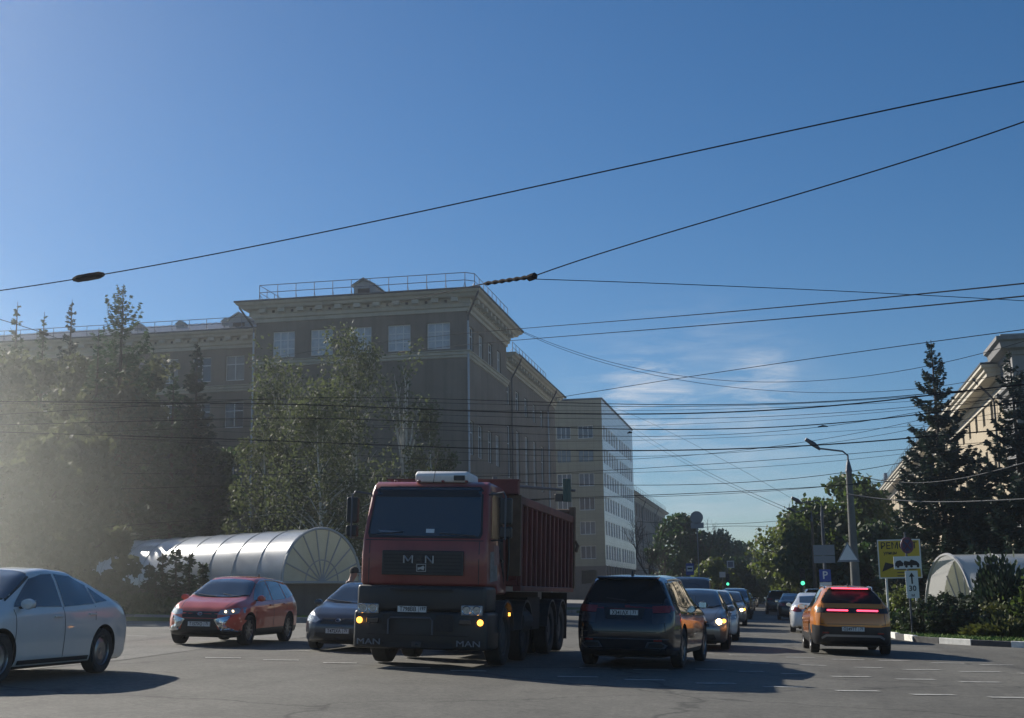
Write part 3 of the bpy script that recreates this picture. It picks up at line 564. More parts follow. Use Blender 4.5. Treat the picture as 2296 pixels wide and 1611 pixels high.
def spruce(name, loc, h, r, label, n_w=34, per=9, m=None, cat='spruce', group=None, dens=1.0, base=.04, up=.25, nsz=.16, power=.85, gap=0.0, lw=.24, layered=False):
    """conifer: whorls of boughs that sag and turn up at the tip, each clothed with needled twigs"""
    root = empty(name, loc, label=label, cat=cat, group=group); tr = MB(); tr.tube([(0, 0, -.4), (.03, 0, h * .5), (0, 0, h)], [h * .014 + .05, h * .008 + .02, .015], 8); CC = []; AX = []; SS = []
    for w_ in range(n_w):
        t = base + (1 - base) * (w_ / n_w) ** .92; z = h * t; L0 = r * (1 - t) ** power + .12
        for k in range(max(4, int(per * (1 - .45 * t)))):
            if random.random() < gap: continue
            an = random.uniform(0, 6.28); L_ = L0 * (random.uniform(.62, 1.12) if not layered else random.choice([.72, .95, 1.0, 1.08]) * random.uniform(.93, 1.05)); d = np.array([math.cos(an), math.sin(an)]); zz = z + random.uniform(-.5, .5) * h * (1 - base) / n_w
            S = np.linspace(0, 1, 7); drop = -.28 * L_ * S + (.22 + up) * L_ * S ** 3.2 + (.35 * L_ * S if t > .8 else 0)
            pts = [(d[0] * L_ * s, d[1] * L_ * s, zz + dz) for s, dz in zip(S, drop)]
            tr.tube(pts, [.035 * (1 - .8 * s) * (1 - .6 * t) + .006 for s in S], 4, False)
            n = int((10 + 46 * L_) * dens); s = rng.uniform(.08, 1, n) ** .8; ix = np.clip((s * 6).astype(int), 0, 5); fr = s * 6 - ix; Pp = np.array(pts); base_p = Pp[ix] * (1 - fr)[:, None] + Pp[ix + 1] * fr[:, None]
            lat = rng.uniform(-1, 1, n) * (lw * L_ * (1.02 - s) ** .6 + .05); perp = np.array([-d[1], d[0], 0]); p = base_p + perp * lat[:, None]; p[:, 2] -= rng.uniform(0, 1, n) ** 1.5 * (.10 + .09 * L_); CC.append(p); SS.append(np.full(n, .42 + .58 * min(1, L_ / (.45 * r))))
            AX.append(np.array([d[0], d[1], .1]) + perp * np.sign(lat)[:, None] * .7 + np.array([0, 0, -.2]))
    C = np.concatenate(CC); A = np.concatenate(AX); V, Fq = leaf_quads(C, nsz * np.concatenate(SS), 2.6, axis=A); arrays('foliage', V, Fq, m or M['needle'], root); tr.build('trunk', M['bark'], root); return root
def bush(name, loc, rx, ry, rz_, n, lsize, lm, label, cat='shrub', group=None, clumps=26, up=False):
    root = empty(name, loc, label=label, cat=cat, group=group); st = MB(); P = []
    for c in range(clumps):
        a = random.uniform(0, 6.28); q = math.sqrt(random.random()); z = rz_ * random.uniform(.15, 1) * math.sqrt(max(.05, 1 - .75 * q * q)); P.append((rx * q * math.cos(a), ry * q * math.sin(a), z))
        st.tube([(P[-1][0] * .2, P[-1][1] * .2, -.15), (P[-1][0] * .7, P[-1][1] * .7, z * .5), P[-1]], [.03, .02, .008], 4)
    P = np.array(P); pick = rng.integers(0, clumps, n); off = rng.normal(size=(n, 3)) * np.array([rx * .17, ry * .17, rz_ * .15])
    V, Fq = leaf_quads(P[pick] + off, lsize, 2.4 if up else 1.4, axis=(P[pick] + off - np.array([0, 0, -.3])) if up else None); V[:, 2] = np.maximum(V[:, 2], .0)
    arrays('foliage', V, Fq, lm, root); st.build('stem', M['bark'], root); return root
def gz(x, y, up=.1): return (x, y, zg(x, y) + up)
def base_at(u, v, Y): p = at(u, v, Y); return (p.x, Y, zg(p.x, Y) + .1)
def top_h(u, v, Y): p = at(u, v, Y); return p.z - zg(p.x, Y) - .1

# birches in front of the institute
for i, (u, v, Y, r_, n, lab, cl, fk) in enumerate([
    (655, 790, 66, 2.7, 6200, 'left birch of the clump before the grey-brown building, leafy to the ground', 80, 2),
    (795, 742, 68, 3.0, 9000, 'tallest, middle birch of the clump before the grey-brown building', 110, 2),
    (905, 770, 66.5, 2.2, 2200, 'right birch of the clump, thin on top with bare white forked limbs', 46, 2)]):
    Y_ = Y; loc = base_at(u, v, Y); h = top_h(u, v, Y)
    broadleaf('birch', loc, h, r_, .17, n, .135, M['birch'], M['birchbark'], lab, 'birch', 'birches before the institute building', base=.10, clumps=cl, droop=.6, spread=.185, tpow=1.15, forks=fk, lower=.9, cone=.22 if i < 2 else .45, limb=1.0 if i < 2 else 1.9)
broadleaf('birch', base_at(600, 870, 64), top_h(600, 870, 64), 1.9, .1, 5500, .13, M['birch'], M['birchbark'], 'low young birch at the left foot of the birch clump', 'birch', 'birches before the institute building', base=.08, clumps=40, droop=.5, spread=.22, lower=.8)
broadleaf('birch', base_at(970, 905, 64), top_h(970, 905, 64), 1.5, .09, 3800, .13, M['birch'], M['birchbark'], 'small birch at the right foot of the clump, behind the lorry cab', 'birch', 'birches before the institute building', base=.08, clumps=36, droop=.5, spread=.22, lower=.8)
broadleaf('birch', base_at(720, 880, 61), top_h(720, 880, 61), 3.0, .12, 8500, .13, M['birch'], M['birchbark'], 'broad low birch in the middle front of the clump above the shelter', 'birch', 'birches before the institute building', base=.1, clumps=60, droop=.5, spread=.2, lower=.9)
# grove on the left
spruce('spruce', base_at(40, 677, 82), top_h(40, 677, 82), 3.0, 'leftmost spruce, its narrow tip rising above the grove at the left edge', m=M['needleb'], n_w=32, per=7, dens=.6, power=1.0, lw=.16, nsz=.2)
spruce('spruce', base_at(162, 672, 82), top_h(162, 672, 82), 3.5, 'second spruce from the left with a dense dark pointed tip', m=M['needle'], n_w=34, per=8, dens=.7, power=1.0, lw=.18, nsz=.2)
spruce('larch', base_at(277, 638, 76), top_h(277, 638, 76), 3.9, 'tall open larch whose airy top stands highest above the left grove', m=M['needleb'], cat='larch', n_w=26, per=7, dens=.75, power=.62, lw=.3, nsz=.15, up=.75, base=.3)
spruce('spruce', base_at(443, 768, 77), top_h(443, 768, 77), 3.7, 'dark slender spruce right of the grove, against the windows of the set-back wing', m=M['needle'], n_w=36, per=9, dens=.8, power=1.0, lw=.2, nsz=.2)
gl = [(0, 800, 66, 4.8, 10500, 'grove', 'leftmost bushy tree of the grove, cut by the left picture edge'), (95, 790, 72, 4.4, 10500, 'grove', 'rounded tree in the grove left of and below the second spruce tip'), (205, 800, 80, 5.0, 9500, 'grove', 'rounded tree in the grove left of the larch'),
      (330, 812, 82, 4.6, 9000, 'grove', 'tree at the right shoulder of the grove, right of the larch'), (40, 960, 58, 3.8, 9000, 'grove', 'lower front tree of the grove, above the roof of the silver saloon'), (165, 960, 60, 3.6, 9000, 'grove', 'lower front tree at the right front of the grove'),
      (400, 950, 80, 4.4, 7500, 'leafd', 'low dark tree before the slender spruce'), (485, 1010, 80, 3.4, 5000, 'leafd', 'small dark tree between the slender spruce and the birches'), (300, 960, 78, 4.6, 7000, 'leafd', 'dark low tree directly behind the long shelter'), (250, 860, 76, 4.2, 8000, 'grove', 'mid-height tree under the larch'), (205, 985, 49.5, 2.5, 8000, 'grove', 'front tree hiding the far end of the long plastic shelter'), (120, 1010, 46, 2.6, 7000, 'grove', 'low tree in front of the grove behind the silver saloon roof'), (20, 1040, 44, 2.6, 7000, 'grove', 'lowest front tree at the left picture edge')]
for u, v, Y, r_, n, mt, lab in gl:
    broadleaf('leafy_tree', base_at(u, v, Y), top_h(u, v, Y), r_, .2, n, .27, M[mt], M['bark'], lab, 'tree', 'trees of the left grove', base=.06, clumps=70, shape=.9, spread=.12, lower=.85, cone=.25)
broadleaf('leafy_tree', base_at(-120, 800, 62), top_h(-120, 800, 62), 4.4, .2, 7000, .25, M['grove'], M['bark'], 'tree of the grove just beyond the left picture edge', 'tree', 'trees of the left grove', base=.06, clumps=80, spread=.17, lower=.85)
for u, v, Y, lab in [(100, 700, 84, 'slim spruce tip between the two leftmost spruces'), (222, 735, 74, 'short spruce left of the larch'), (345, 775, 84, 'pointed spruce right of the larch, against the set-back wing'), (390, 830, 70, 'low pointed spruce left of the dark slender one')]:
    spruce('spruce', base_at(u, v, Y), top_h(u, v, Y), 3.0, lab, m=M['needleb'], n_w=30, per=7, dens=.6, power=1.0, lw=.16, nsz=.2)
# planting behind the left kerb
for i, (u, v, Y) in enumerate([(335, 1262, 47), (365, 1240, 47.5), (395, 1228, 48), (425, 1240, 48), (350, 1280, 46.5), (455, 1262, 48.5)]):
    spruce('young_conifer', base_at(u, v, Y), top_h(u, v, Y), .34, ['thin young conifer, leftmost of the row before the shelter', 'second young conifer from the left before the shelter', 'tallest young conifer before the shelter', 'young conifer right of the tallest one before the shelter', 'shortest young conifer at the front of the row', 'young conifer half hidden by the red car'][i], n_w=14, per=5, m=M['juniper'], cat='conifer', group='young conifers before the left shelter', nsz=.09, dens=.5, power=.7)
bush('clipped_hedge', base_at(305, 1340, 45.6), 1.6, .5, .75, 5000, .12, M['leaf'], 'bright green low hedge behind the grey kerb, right of the silver saloon', 'hedge')
bush('clipped_hedge', base_at(395, 1340, 46.3), 1.7, .5, .6, 4200, .12, M['leafd'], 'dull green low hedge behind the grey kerb, left of the red car', 'hedge')
# right-hand side
spruce('spruce', base_at(2087, 763, 62), top_h(2087, 763, 62), 3.5, 'tall dark spruce standing full height against the cream building', n_w=27, per=12, up=.36, nsz=.115, power=1.0, dens=1.5, lw=.15, layered=True)
spruce('spruce', base_at(2262, 785, 60), top_h(2262, 785, 60), 3.3, 'dark spruce at the right edge in front of the portico', n_w=26, per=12, up=.36, nsz=.115, power=1.0, dens=1.5, lw=.15, layered=True)
spruce('spruce', base_at(2190, 1010, 66), top_h(2190, 1010, 66), 2.5, 'shorter spruce filling the gap between the two tall right-hand spruces', n_w=24, per=9, up=.4, nsz=.12, dens=1.7, lw=.17)
bush('thuja', base_at(2243, 1238, 48.2), .85, .8, 2.35, 8000, .11, M['juniper'], 'dark pointed evergreen bush in front of the right shelter', 'bush', clumps=44, up=True)
spruce('mugo_pine', base_at(2128, 1326, 47.0), .9, 1.25, 'spreading dark mountain pine before the fan end of the right shelter', n_w=9, per=16, m=M['juniper'], cat='pine', up=.6, nsz=.085, power=.35, dens=3.2, lw=.3)
spruce('mugo_pine', base_at(2078, 1352, 47.4), .5, .95, 'smaller mountain pine by the foot of the tow-away sign post', n_w=8, per=12, m=M['juniper'], cat='pine', up=.6, nsz=.085, power=.35, dens=2.2, lw=.3)
spruce('mugo_pine', base_at(2182, 1346, 46.4), .6, 1.0, 'mountain pine between the spreading pine and the golden juniper', n_w=8, per=13, m=M['juniper'], cat='pine', up=.6, nsz=.085, power=.35, dens=2.2, lw=.3)
bush('golden_juniper', base_at(2250, 1378, 45.2), 1.35, .8, .5, 4200, .12, M['golden'], 'flat yellow-green juniper on the verge at the right edge', 'shrub', up=True)
bush('round_bush', base_at(2308, 1290, 47.2), 1.0, .9, 1.45, 6500, .13, M['leaf'], 'green rounded bush cut by the right picture edge', 'bush')
bush('round_bush', base_at(2222, 1340, 46.0), .5, .5, .95, 1800, .1, M['golden'], 'small yellow-green bush under the pointed evergreen', 'bush')
bush('low_shrub', base_at(2005, 1365, 52), 1.0, .8, .75, 3000, .12, M['leafd'], 'dark low shrub under the yellow board', 'shrub')
bush('low_shrub', base_at(2016, 1350, 57), 1.1, .9, 1.3, 3200, .12, M['leafy'], 'bright yellow-green shrub under the yellow board', 'shrub')
bush('low_shrub', base_at(2008, 1380, 50), .7, .5, .42, 1600, .1, M['leafy'], 'tiny brownish shrub behind the kerb right of the orange car', 'shrub')
# street trees, right then left, receding
st = [(1905, 1075, 96, 4.6, 9500, 'leaf', 'big green tree behind the concrete lamp post'), (1850, 1135, 108, 3.6, 5500, 'leafy', 'yellow-green tree left of the concrete lamp post'), (1960, 1180, 92, 3.0, 5000, 'leafd', 'dark low tree between lamp post and yellow board'),
      (1785, 1160, 122, 4.0, 6500, 'leafy', 'olive tree over the green traffic light'), (1945, 1120, 118, 4.2, 5000, 'leaf', 'green tree against the far end of the cream building'), (1765, 1225, 150, 3.4, 4500, 'leafy', 'yellowish tree low over the right-hand queue'), (1745, 1255, 210, 4.4, 3500, 'leafd', 'farthest right-hand street tree')]
for u, v, Y, r_, n, mt, lab in st:
    broadleaf('street_tree', base_at(u, v, Y), top_h(u, v, Y), r_, .24, n, .30, M[mt], M['bark'], lab, 'tree', 'street trees on the right', base=.12, clumps=70, shape=.9, spread=.17, lower=.7)
sl_ = [(1525, 1165, 150, 4.2, 6500, 'leafd', 'nearest dark tree after the long block, behind the round sign back'), (1575, 1200, 165, 4.4, 5500, 'leafd', 'dark broad tree right of the round sign back'), (1615, 1200, 190, 4.8, 5500, 'leafd', 'spreading tree over the white square crossing sign'), (1660, 1228, 230, 5.4, 5000, 'leaf', 'lighter green tree farther down the left pavement'),
       (1700, 1245, 270, 6.0, 5000, 'leafd', 'rounded tree near the end of the left row'), (1728, 1272, 340, 6.5, 4000, 'leafd', 'last tree closing the end of the street'), (1640, 1255, 150, 3.4, 5000, 'leafd', 'low tree behind the white square crossing sign'), (1600, 1262, 128, 2.6, 3200, 'leafy', 'low brownish tree beside the bus stop sign'), (1690, 1280, 200, 4.0, 3000, 'leafd', 'low tree above the oncoming queue')]
for u, v, Y, r_, n, mt, lab in sl_:
    broadleaf('street_tree', base_at(u, v, Y), top_h(u, v, Y), r_, .24, n, .34, M[mt], M['bark'], lab, 'tree', 'street trees on the left', base=.08, clumps=70, shape=.9, spread=.17, lower=.8)
def bare_tree(loc, h, r_, label):
    root = empty('bare_tree', loc, label=label, cat='tree'); b = MB()
    def grow(p, d, L_, w_, k):
        e = p + d * L_; m_ = p.lerp(e, .5) + Vector((random.gauss(0, .05), random.gauss(0, .05), 0)) * L_; b.tube([p, m_, e], [w_, w_ * .8, w_ * .6], 5 if k > 2 else 3, False)
        if k == 0: return
        for _ in range(3 if k > 1 else 4):
            nd = (d + Vector((random.gauss(0, .45), random.gauss(0, .45), random.gauss(.1, .25)))).normalized(); grow(e if random.random() < .6 else m_, nd, L_ * random.uniform(.6, .8), w_ * .6, k - 1)
    grow(Vector((0, 0, -.3)), Vector((0, 0, 1)), h * .3, .16, 5); b.build('trunk', M['bark'], root)
bare_tree(base_at(1450, 1130, 120), 9.5, 3, 'leafless tree in front of the tower and the long beige block'); bare_tree(base_at(1485, 1170, 135), 8, 3, 'second leafless tree, at the corner of the long beige block'); bare_tree(base_at(1572, 1150, 150), 12, 3, 'bare pale twigs rising behind the round sign back')
# grass blades
def blades(name, pts, hgt, lm, label):
    n = len(pts); a = rng.uniform(0, 6.28, n); w_ = .03; h = hgt * rng.uniform(.5, 1.4, n); dx, dy = np.cos(a) * w_, np.sin(a) * w_; lean = rng.normal(size=(n, 2)) * .05
    V = np.stack([np.stack([pts[:, 0] - dx, pts[:, 1] - dy, pts[:, 2]], 1), np.stack([pts[:, 0] + dx, pts[:, 1] + dy, pts[:, 2]], 1), np.stack([pts[:, 0] + lean[:, 0], pts[:, 1] + lean[:, 1], pts[:, 2] + h], 1)], 1).reshape(-1, 3)
    tag(arrays(name, V, np.arange(3 * n).reshape(-1, 3), lm), label, 'grass', kind='stuff')
def inside(poly, x, y):
    c = False; n = len(poly)
    for i in range(n):
        (x1, y1), (x2, y2) = poly[i], poly[(i + 1) % n]
        if (y1 > y) != (y2 > y) and x < (x2 - x1) * (y - y1) / (y2 - y1) + x1: c = not c
    return c
pr = KR + [(40, 95)]; P_ = []
while len(P_) < 42000:
    x, y = 3.9 + 16 * random.random(), 38.3 + 26 * random.random() ** 1.6
    if inside(pr, x, y): P_.append((x, y, zg(x, y) + .115))
blades('grass', np.array(P_), .09, M['grass'], 'short green grass on the right-hand verge'); P_ = []
pl_ = KL + [(-70, 100)]
while len(P_) < 14000:
    x, y = -30 + 18 * random.random(), 42 + 14 * random.random()
    if inside(pl_, x, y): P_.append((x, y, zg(x, y) + .115))
blades('grass', np.array(P_), .10, M['grass'], 'grass on the planted ground behind the left kerb')
# ------------------------------------------------------------------ underpass shelters (vaulted, translucent sheet)
def shelter(name, p0, deg, width, rise, length, base_h, label, inner=False, ribs=9, front_wall=True):
    """p0 = middle of the fan end on the ground; the vault runs from there along deg"""
    root = empty(name, p0, R(deg), label=label, cat='shelter'); N = 40; a_ = width / 2
    ar = [(-a_ * math.cos(math.pi * i / N), rise * math.sin(math.pi * i / N) ** .92) for i in range(N + 1)]
    b = MB(); seg = 9; NX = [length * i / seg for i in range(seg + 1)]
    for i in range(seg):
        V = [(x, y, base_h + z) for x in (NX[i], NX[i + 1] - .0) for y, z in ar]; b.add(V, [(k, k + 1, N + 2 + k, N + 1 + k) for k in range(N)])
    b.build('vault', M['poly'], root, 30)
    s = MB()
    for i in range(seg + 1): s.tube([(NX[i], y * 1.003, base_h + z * 1.004) for y, z in ar], .018 if i else .06, 5, True)
    for sg in (-1, 1): s.tube([(0, sg * a_, base_h + .02), (length, sg * a_, base_h + .02)], .06, 5)
    s.build('seam_strip', M['seam'], root)
    x_in = .7 if inner else 0.03
    e = MB(); V = [(x_in, y * .985, base_h + z * .985) for y, z in ar]; e.add(V + [(x_in + .02, 0, base_h)], [(k, k + 1, N + 1) for k in range(N)]); e.build('fan_end', M['polyend'], root)
    r_ = MB()
    for i in range(1, ribs): an = math.pi * i / ribs; yy, zz = -a_ * math.cos(an), rise * math.sin(an) ** .92; r_.tube([(x_in - .03, 0, base_h + .03), (x_in - .03, yy * .98, base_h + zz * .98)], .03, 5)
    r_.tube([(x_in - .03, y * .42, base_h + z * .42) for y, z in ar], .025, 5); r_.tube([(x_in - .03, -a_, base_h + .03), (x_in - .03, a_, base_h + .03)], .05, 5); r_.build('fan_rib', M['seam'], root)
    if base_h > .3:
        wl = MB(); wl.box(-.02, length, -a_ - .12, -a_ + .12, -.3, base_h - .03); wl.box(-.02, length, a_ - .12, a_ + .12, -.3, base_h - .03); wl.box(.5, .7, -a_ + .13, a_ - .13, -.3, base_h - .03); wl.build('parapet_wall', M['brown'], root)
    return root
pA = at(722, 1308, 49)
shelter('underpass_shelter', (pA.x, 49, zg(pA.x, 49) + .1), 150, 3.95, 2.12, 14.5, 1.35, 'long shiny vaulted plastic shelter over the underpass on the left, with ribbed fan end')
pB = at(2130, 1380, 52.2)
shelter('underpass_shelter', (pB.x, 52.2, zg(pB.x, 52.2) + .12), 17, 4.4, 2.75, 16, .12, 'white vaulted plastic shelter on the right verge behind the pines', inner=True, ribs=8)

# ------------------------------------------------------------------ poles, lamps and signs
def lamp(name, base, top_z, tip, r0, r1, m, label, parts=True):
    root = empty(name, base, label=label, cat='street lamp', group=None); h = top_z - base[2]; b = MB(); b.tube([(0, 0, -.3), (0, 0, h * .5), (0, 0, h)], [r0, (r0 + r1) / 2, r1], 12); b.build('pole', m, root, 50)
    t = Vector(tip) - Vector(base); c = MB(); c.tube([(0, 0, h), (0, 0, h + .25), (0, 0, h + .45)], [r1 * 1.25, r1 * .8, .04], 10); c.tube([(0, 0, h + .3), (0, 0, h + .62), (t.x * .12, t.y * .12, h + .78), (t.x * .62, t.y * .62, h + (t.z - h) * .62 + .1), (t.x * .68, t.y * .68, h + (t.z - h) * .7)], .035, 7); c.build('arm', M['steel'], root)
    hd = MB(); hd.tube([(t.x * .66, t.y * .66, h + (t.z - h) * .68), (t.x * .8, t.y * .8, h + (t.z - h) * .83), (t.x, t.y, t.z)], [.05, .10, .07], 8); o = hd.build('lamp_head', M['steel'], root); return root
p = at(1900, 1058, 51); tp = at(1806, 985, 50.5)
lamp('street_lamp', (p.x + .05, 51, zg(p.x, 51) + .1), p.z, tp, .2, .115, M['pole'], 'tall concrete lamp post with a long arm reaching left, beside the P sign')
p = at(1843, 1158, 66); tp = at(1775, 1116, 65.5)
lamp('street_lamp', (p.x, 66, zg(p.x, 66) + .1), p.z, tp, .11, .07, M['steel'], 'second, thinner lamp post holding the grey sign backs')
p = at(1820, 1170, 84); tp = at(1768, 1140, 83)
lamp('street_lamp', (p.x, 84, zg(p.x, 84) + .1), p.z, tp, .12, .08, M['rust'], 'rust-brown lamp post just left of the grey sign backs')
# extra band and box on the main post
def signpost(name, base, h, label, cat='sign', r=.035, m=None):
    root = empty(name, base, label=label, cat=cat); b = MB(); b.tube([(0, 0, -.3), (0, 0, h)], r, 8); b.build('post', m or M['steel'], root); return root
def plate(parent, name, x, z, w_, h, m, y=-.05, border=None, rot=0, shape='rect', th=.02):
    b = MB()
    if shape == 'rect': b.box(x - w_ / 2, x + w_ / 2, y - th, y, z - h / 2, z + h / 2)
    elif shape == 'round': b.prism([(x + w_ / 2 * math.cos(2 * math.pi * i / 28), z + w_ / 2 * math.sin(2 * math.pi * i / 28)) for i in range(28)], y - th, y, 'y')
    elif shape == 'tri': b.prism([(x - w_ / 2, z - h / 2), (x + w_ / 2, z - h / 2), (x, z + h / 2)], y - th, y, 'y')
    return b.build(name, m, parent)
M['dimblue'] = mat('dark_sign_blue', (.03, .035, .11), .6); M['dimred'] = mat('dark_sign_red', (.12, .03, .06), .6)  # darker, duller blue and red for the no-stopping disc
# tow-away sign post in front of the right shelter
pb = at(2045, 1402, 46.5); tp_ = at(2028, 1188, 46.5); lean = math.atan2(tp_.x - pb.x, tp_.z - pb.z)
S = signpost('no_stopping_sign', (pb.x, 46.5, zg(pb.x, 46.5) + .1), tp_.z - pb.z + .25, 'leaning post with no-stopping disc, tow-truck plate and arrow plate before the yellow board'); S.rotation_euler = (0, lean, R(8))
sc_ = 2900 / 48.6; zt = tp_.z - pb.z + .1
d = plate(S, 'disc', 0, zt - .30, .56, 0, M['dimblue'], shape='round'); b = MB(); b.lathe([(.28, -.085), (.28, -.07), (.20, -.07), (.20, -.085), (.28, -.085)], (0, 0, zt - .3), 'y', 28); b.tube([(-.16, -.08, zt - .14), (.16, -.08, zt - .46)], .03, 4); b.tube([(-.16, -.08, zt - .46), (.16, -.08, zt - .14)], .03, 4); b.build('red_ring', M['dimred'], d)
d.rotation_euler = (0, 0, R(28))
z1 = zt - .88; d = plate(S, 'tow_plate', 0, z1, .92, .42, M['signw'], y=-.055)
b = MB(); b.prism([(-.42, z1 - .12), (-.16, z1 - .12), (-.14, z1 - .02), (-.24, z1 + .08), (-.36, z1 + .06), (-.42, z1 - .02)], -.085, -.077, 'y'); b.prism([(-.13, z1 - .1), (.4, z1 - .1), (.38, z1 - .06), (.1, z1 + .02), (-.1, z1 + .06), (-.13, z1)], -.085, -.077, 'y')
b.prism([(.06, z1 + .02), (.12, z1 + .1), (.3, z1 + .04), (.38, z1 - .04), (.36, z1 - .08)], -.088, -.078, 'y')
for x_ in (-.33, -.05, .12, .34): b.lathe([(0, -.09), (.045, -.09), (.045, -.08)], (x_, 0, z1 - .13), 'y', 12)
b.build('tow_symbol', M['ink'], d)
z2 = zt - 1.62; d = plate(S, 'arrow_plate', .1, z2, .42, .92, M['signw'], y=-.06)
b = MB(); b.prism([(.075, z2 + .02), (.125, z2 + .02), (.125, z2 + .26), (.19, z2 + .26), (.1, z2 + .4), (.01, z2 + .26), (.075, z2 + .26)], -.09, -.082, 'y'); b.build('arrow', M['ink'], d)
text('30', .26, M['ink'], d, facing((.1, -.086, z2 - .14), (1, 0, 0)), ext=.003, bold=.004); text('м', .16, M['ink'], d, facing((.1, -.086, z2 - .36), (1, 0, 0)), ext=.003)
# yellow REPAIR board
Yb = 54; a_, c_, e_ = at(1966, 1211, Yb), at(2062, 1208, Yb), at(1974, 1298, Yb); gx = (a_.x + c_.x) / 2; W_, H_ = c_.x - a_.x, a_.z - e_.z; gb = zg(gx, Yb) + .1
Bd = empty('repair_board', (gx, Yb, gb), R(-4), label='yellow ground-mounted information board reading РЕМОНТ', cat='sign'); b = MB()
for s_ in (-.55, .55): b.tube([(s_, .06, -.3), (s_, .06, a_.z - gb)], .045, 8)
b.build('post', M['signw'], Bd); zc = (a_.z + e_.z) / 2 - gb
plate(Bd, 'border', 0, zc, W_, H_, M['signw'], y=0, th=.03); d = plate(Bd, 'panel', 0, zc, W_ - .1, H_ - .1, M['yellow'], y=-.032, th=.012)
zt = zc + H_ / 2; text('РЕМОНТ', .36, M['ink'], d, facing((0, -.046, zt - .26), (1, 0, 0)), ext=.003, sx=.92, bold=.004)
text('улицы', .17, M['ink'], d, facing((-.34, -.046, zt - .53), (1, 0, 0)), ext=.003, bold=.006)
b = MB(); b.prism([(-W_ / 2 + .13, zc - .5), (-W_ / 2 + .27, zc - .13), (-W_ / 2 + .62, zc - .22), (-W_ / 2 + .62, zc - .30)], -.052, -.046, 'y')
for i in range(8): b.box(-.12, .62, -.05, -.046, zt - .82 - i * .125, zt - .79 - i * .125)
b.build('map_symbol', M['ink'], d)
# P sign, grey sign backs, triangle back
pq = at(1850, 1291, 58); S = signpost('parking_sign', (pq.x, 58, zg(pq.x, 58) + .1), pq.z - zg(pq.x, 58) + .4, 'blue square parking sign with white letter P and a plate below', r=.03)
hz = pq.z - zg(pq.x, 58) - .1; d = plate(S, 'panel', 0, hz, .48, .52, M['blue']); text('P', .46, M['signw'], d, facing((0, -.075, hz), (1, 0, 0)), ext=.003, bold=.008); plate(S, 'lower_plate', 0, hz - .42, .5, .26, M['signw'])
p1, p2, p3 = at(1823, 1222, 65.7), at(1872, 1246, 65.7), at(1872, 1263, 65.7); cx = (p1.x + p2.x) / 2
S = empty('sign_back', (cx, 65.8, zg(cx, 65.8)), label='two grey rectangular sign backs stacked on the second lamp post', cat='sign'); zz = zg(cx, 65.8)
plate(S, 'upper_back', 0, (p1.z + p2.z) / 2 - zz, p2.x - p1.x, p1.z - p2.z - .03, M['signback']); plate(S, 'lower_back', 0, (p2.z + p3.z) / 2 - zz, p2.x - p1.x, p2.z - p3.z - .02, M['signback'])
b = MB(); b.tube([(0, .0, 0), (0, 0, p1.z - zz)], .04, 6); b.build('post', M['steel'], S)
p1 = at(1901, 1238, 50.6); S = empty('triangular_sign', (p1.x, 50.65, p1.z), label='pale back of a triangular warning sign strapped to the concrete lamp post', cat='sign'); plate(S, 'panel', 0, 0, .82, .74, M['signback'], y=-.04, shape='tri'); plate(S, 'rim', 0, -.01, .66, .58, M['signw'], y=-.062, shape='tri', th=.006); b = MB(); b.box(-.14, .14, -.04, .12, -.06, -.02); b.build('bracket', M['steel'], S)
# round back with plate on the left, bus stop, crossing signs
p1, p2 = at(1562, 1161, 74), at(1562, 1178, 74); g_ = zg(p1.x, 74); S = signpost('round_sign_back', (p1.x, 74, g_), p1.z - g_ + .3, 'grey back of a round sign with a rectangular plate, high on a thin post', r=.03, m=M['signback'])
plate(S, 'disc_back', 0, p1.z - g_, .72, 0, M['signback'], shape='round'); plate(S, 'plate_back', .02, p2.z - g_ - .02, .72, .32, M['signback'])
p1 = at(1547, 1277, 104); g_ = zg(p1.x, 104); S = signpost('bus_stop_sign', (p1.x, 104, g_), p1.z - g_ + .5, 'blue bus stop sign with a white square, before the dark trees')
d = plate(S, 'panel', 0, p1.z - g_, .62, .92, M['blue']); plate(d, 'white_square', 0, p1.z - g_ + .05, .5, .42, M['signw'], y=-.072, th=.004); b = MB(); b.box(-.18, .18, -.085, -.077, p1.z - g_, p1.z - g_ + .12); b.build('bus_symbol', M['ink'], d)
p1 = at(1638, 1266, 118); g_ = zg(p1.x, 118); S = signpost('crossing_sign', (p1.x - .3, 118, g_), p1.z - g_ + .3, 'white-bordered square crossing sign hung on a bent post above the oncoming cars', r=.035)
plate(S, 'border', .3, p1.z - g_, .64, .64, M['signw']); plate(S, 'panel', .3, p1.z - g_, .46, .46, M['signback'], y=-.072, th=.004)
p1 = at(1620, 1289, 122); g_ = zg(p1.x, 122); S = signpost('lane_sign', (p1.x, 122, g_), p1.z - g_ + .3, 'small white sign left of and below the square crossing sign'); plate(S, 'panel', 0, p1.z - g_, .56, .5, M['signw'])
for i, (u, v, Y, lab) in enumerate([(1681, 1289, 210, 'tiny pale sign far down the left pavement, nearer one'), (1703, 1291, 230, 'tiny pale sign far down the left pavement, farther one')]):
    p1 = at(u, v, Y); g_ = zg(p1.x, Y); S = signpost('distant_sign', (p1.x, Y, g_), p1.z - g_ + .3, lab); plate(S, 'panel', 0, p1.z - g_, .7, .7, M['signw'])
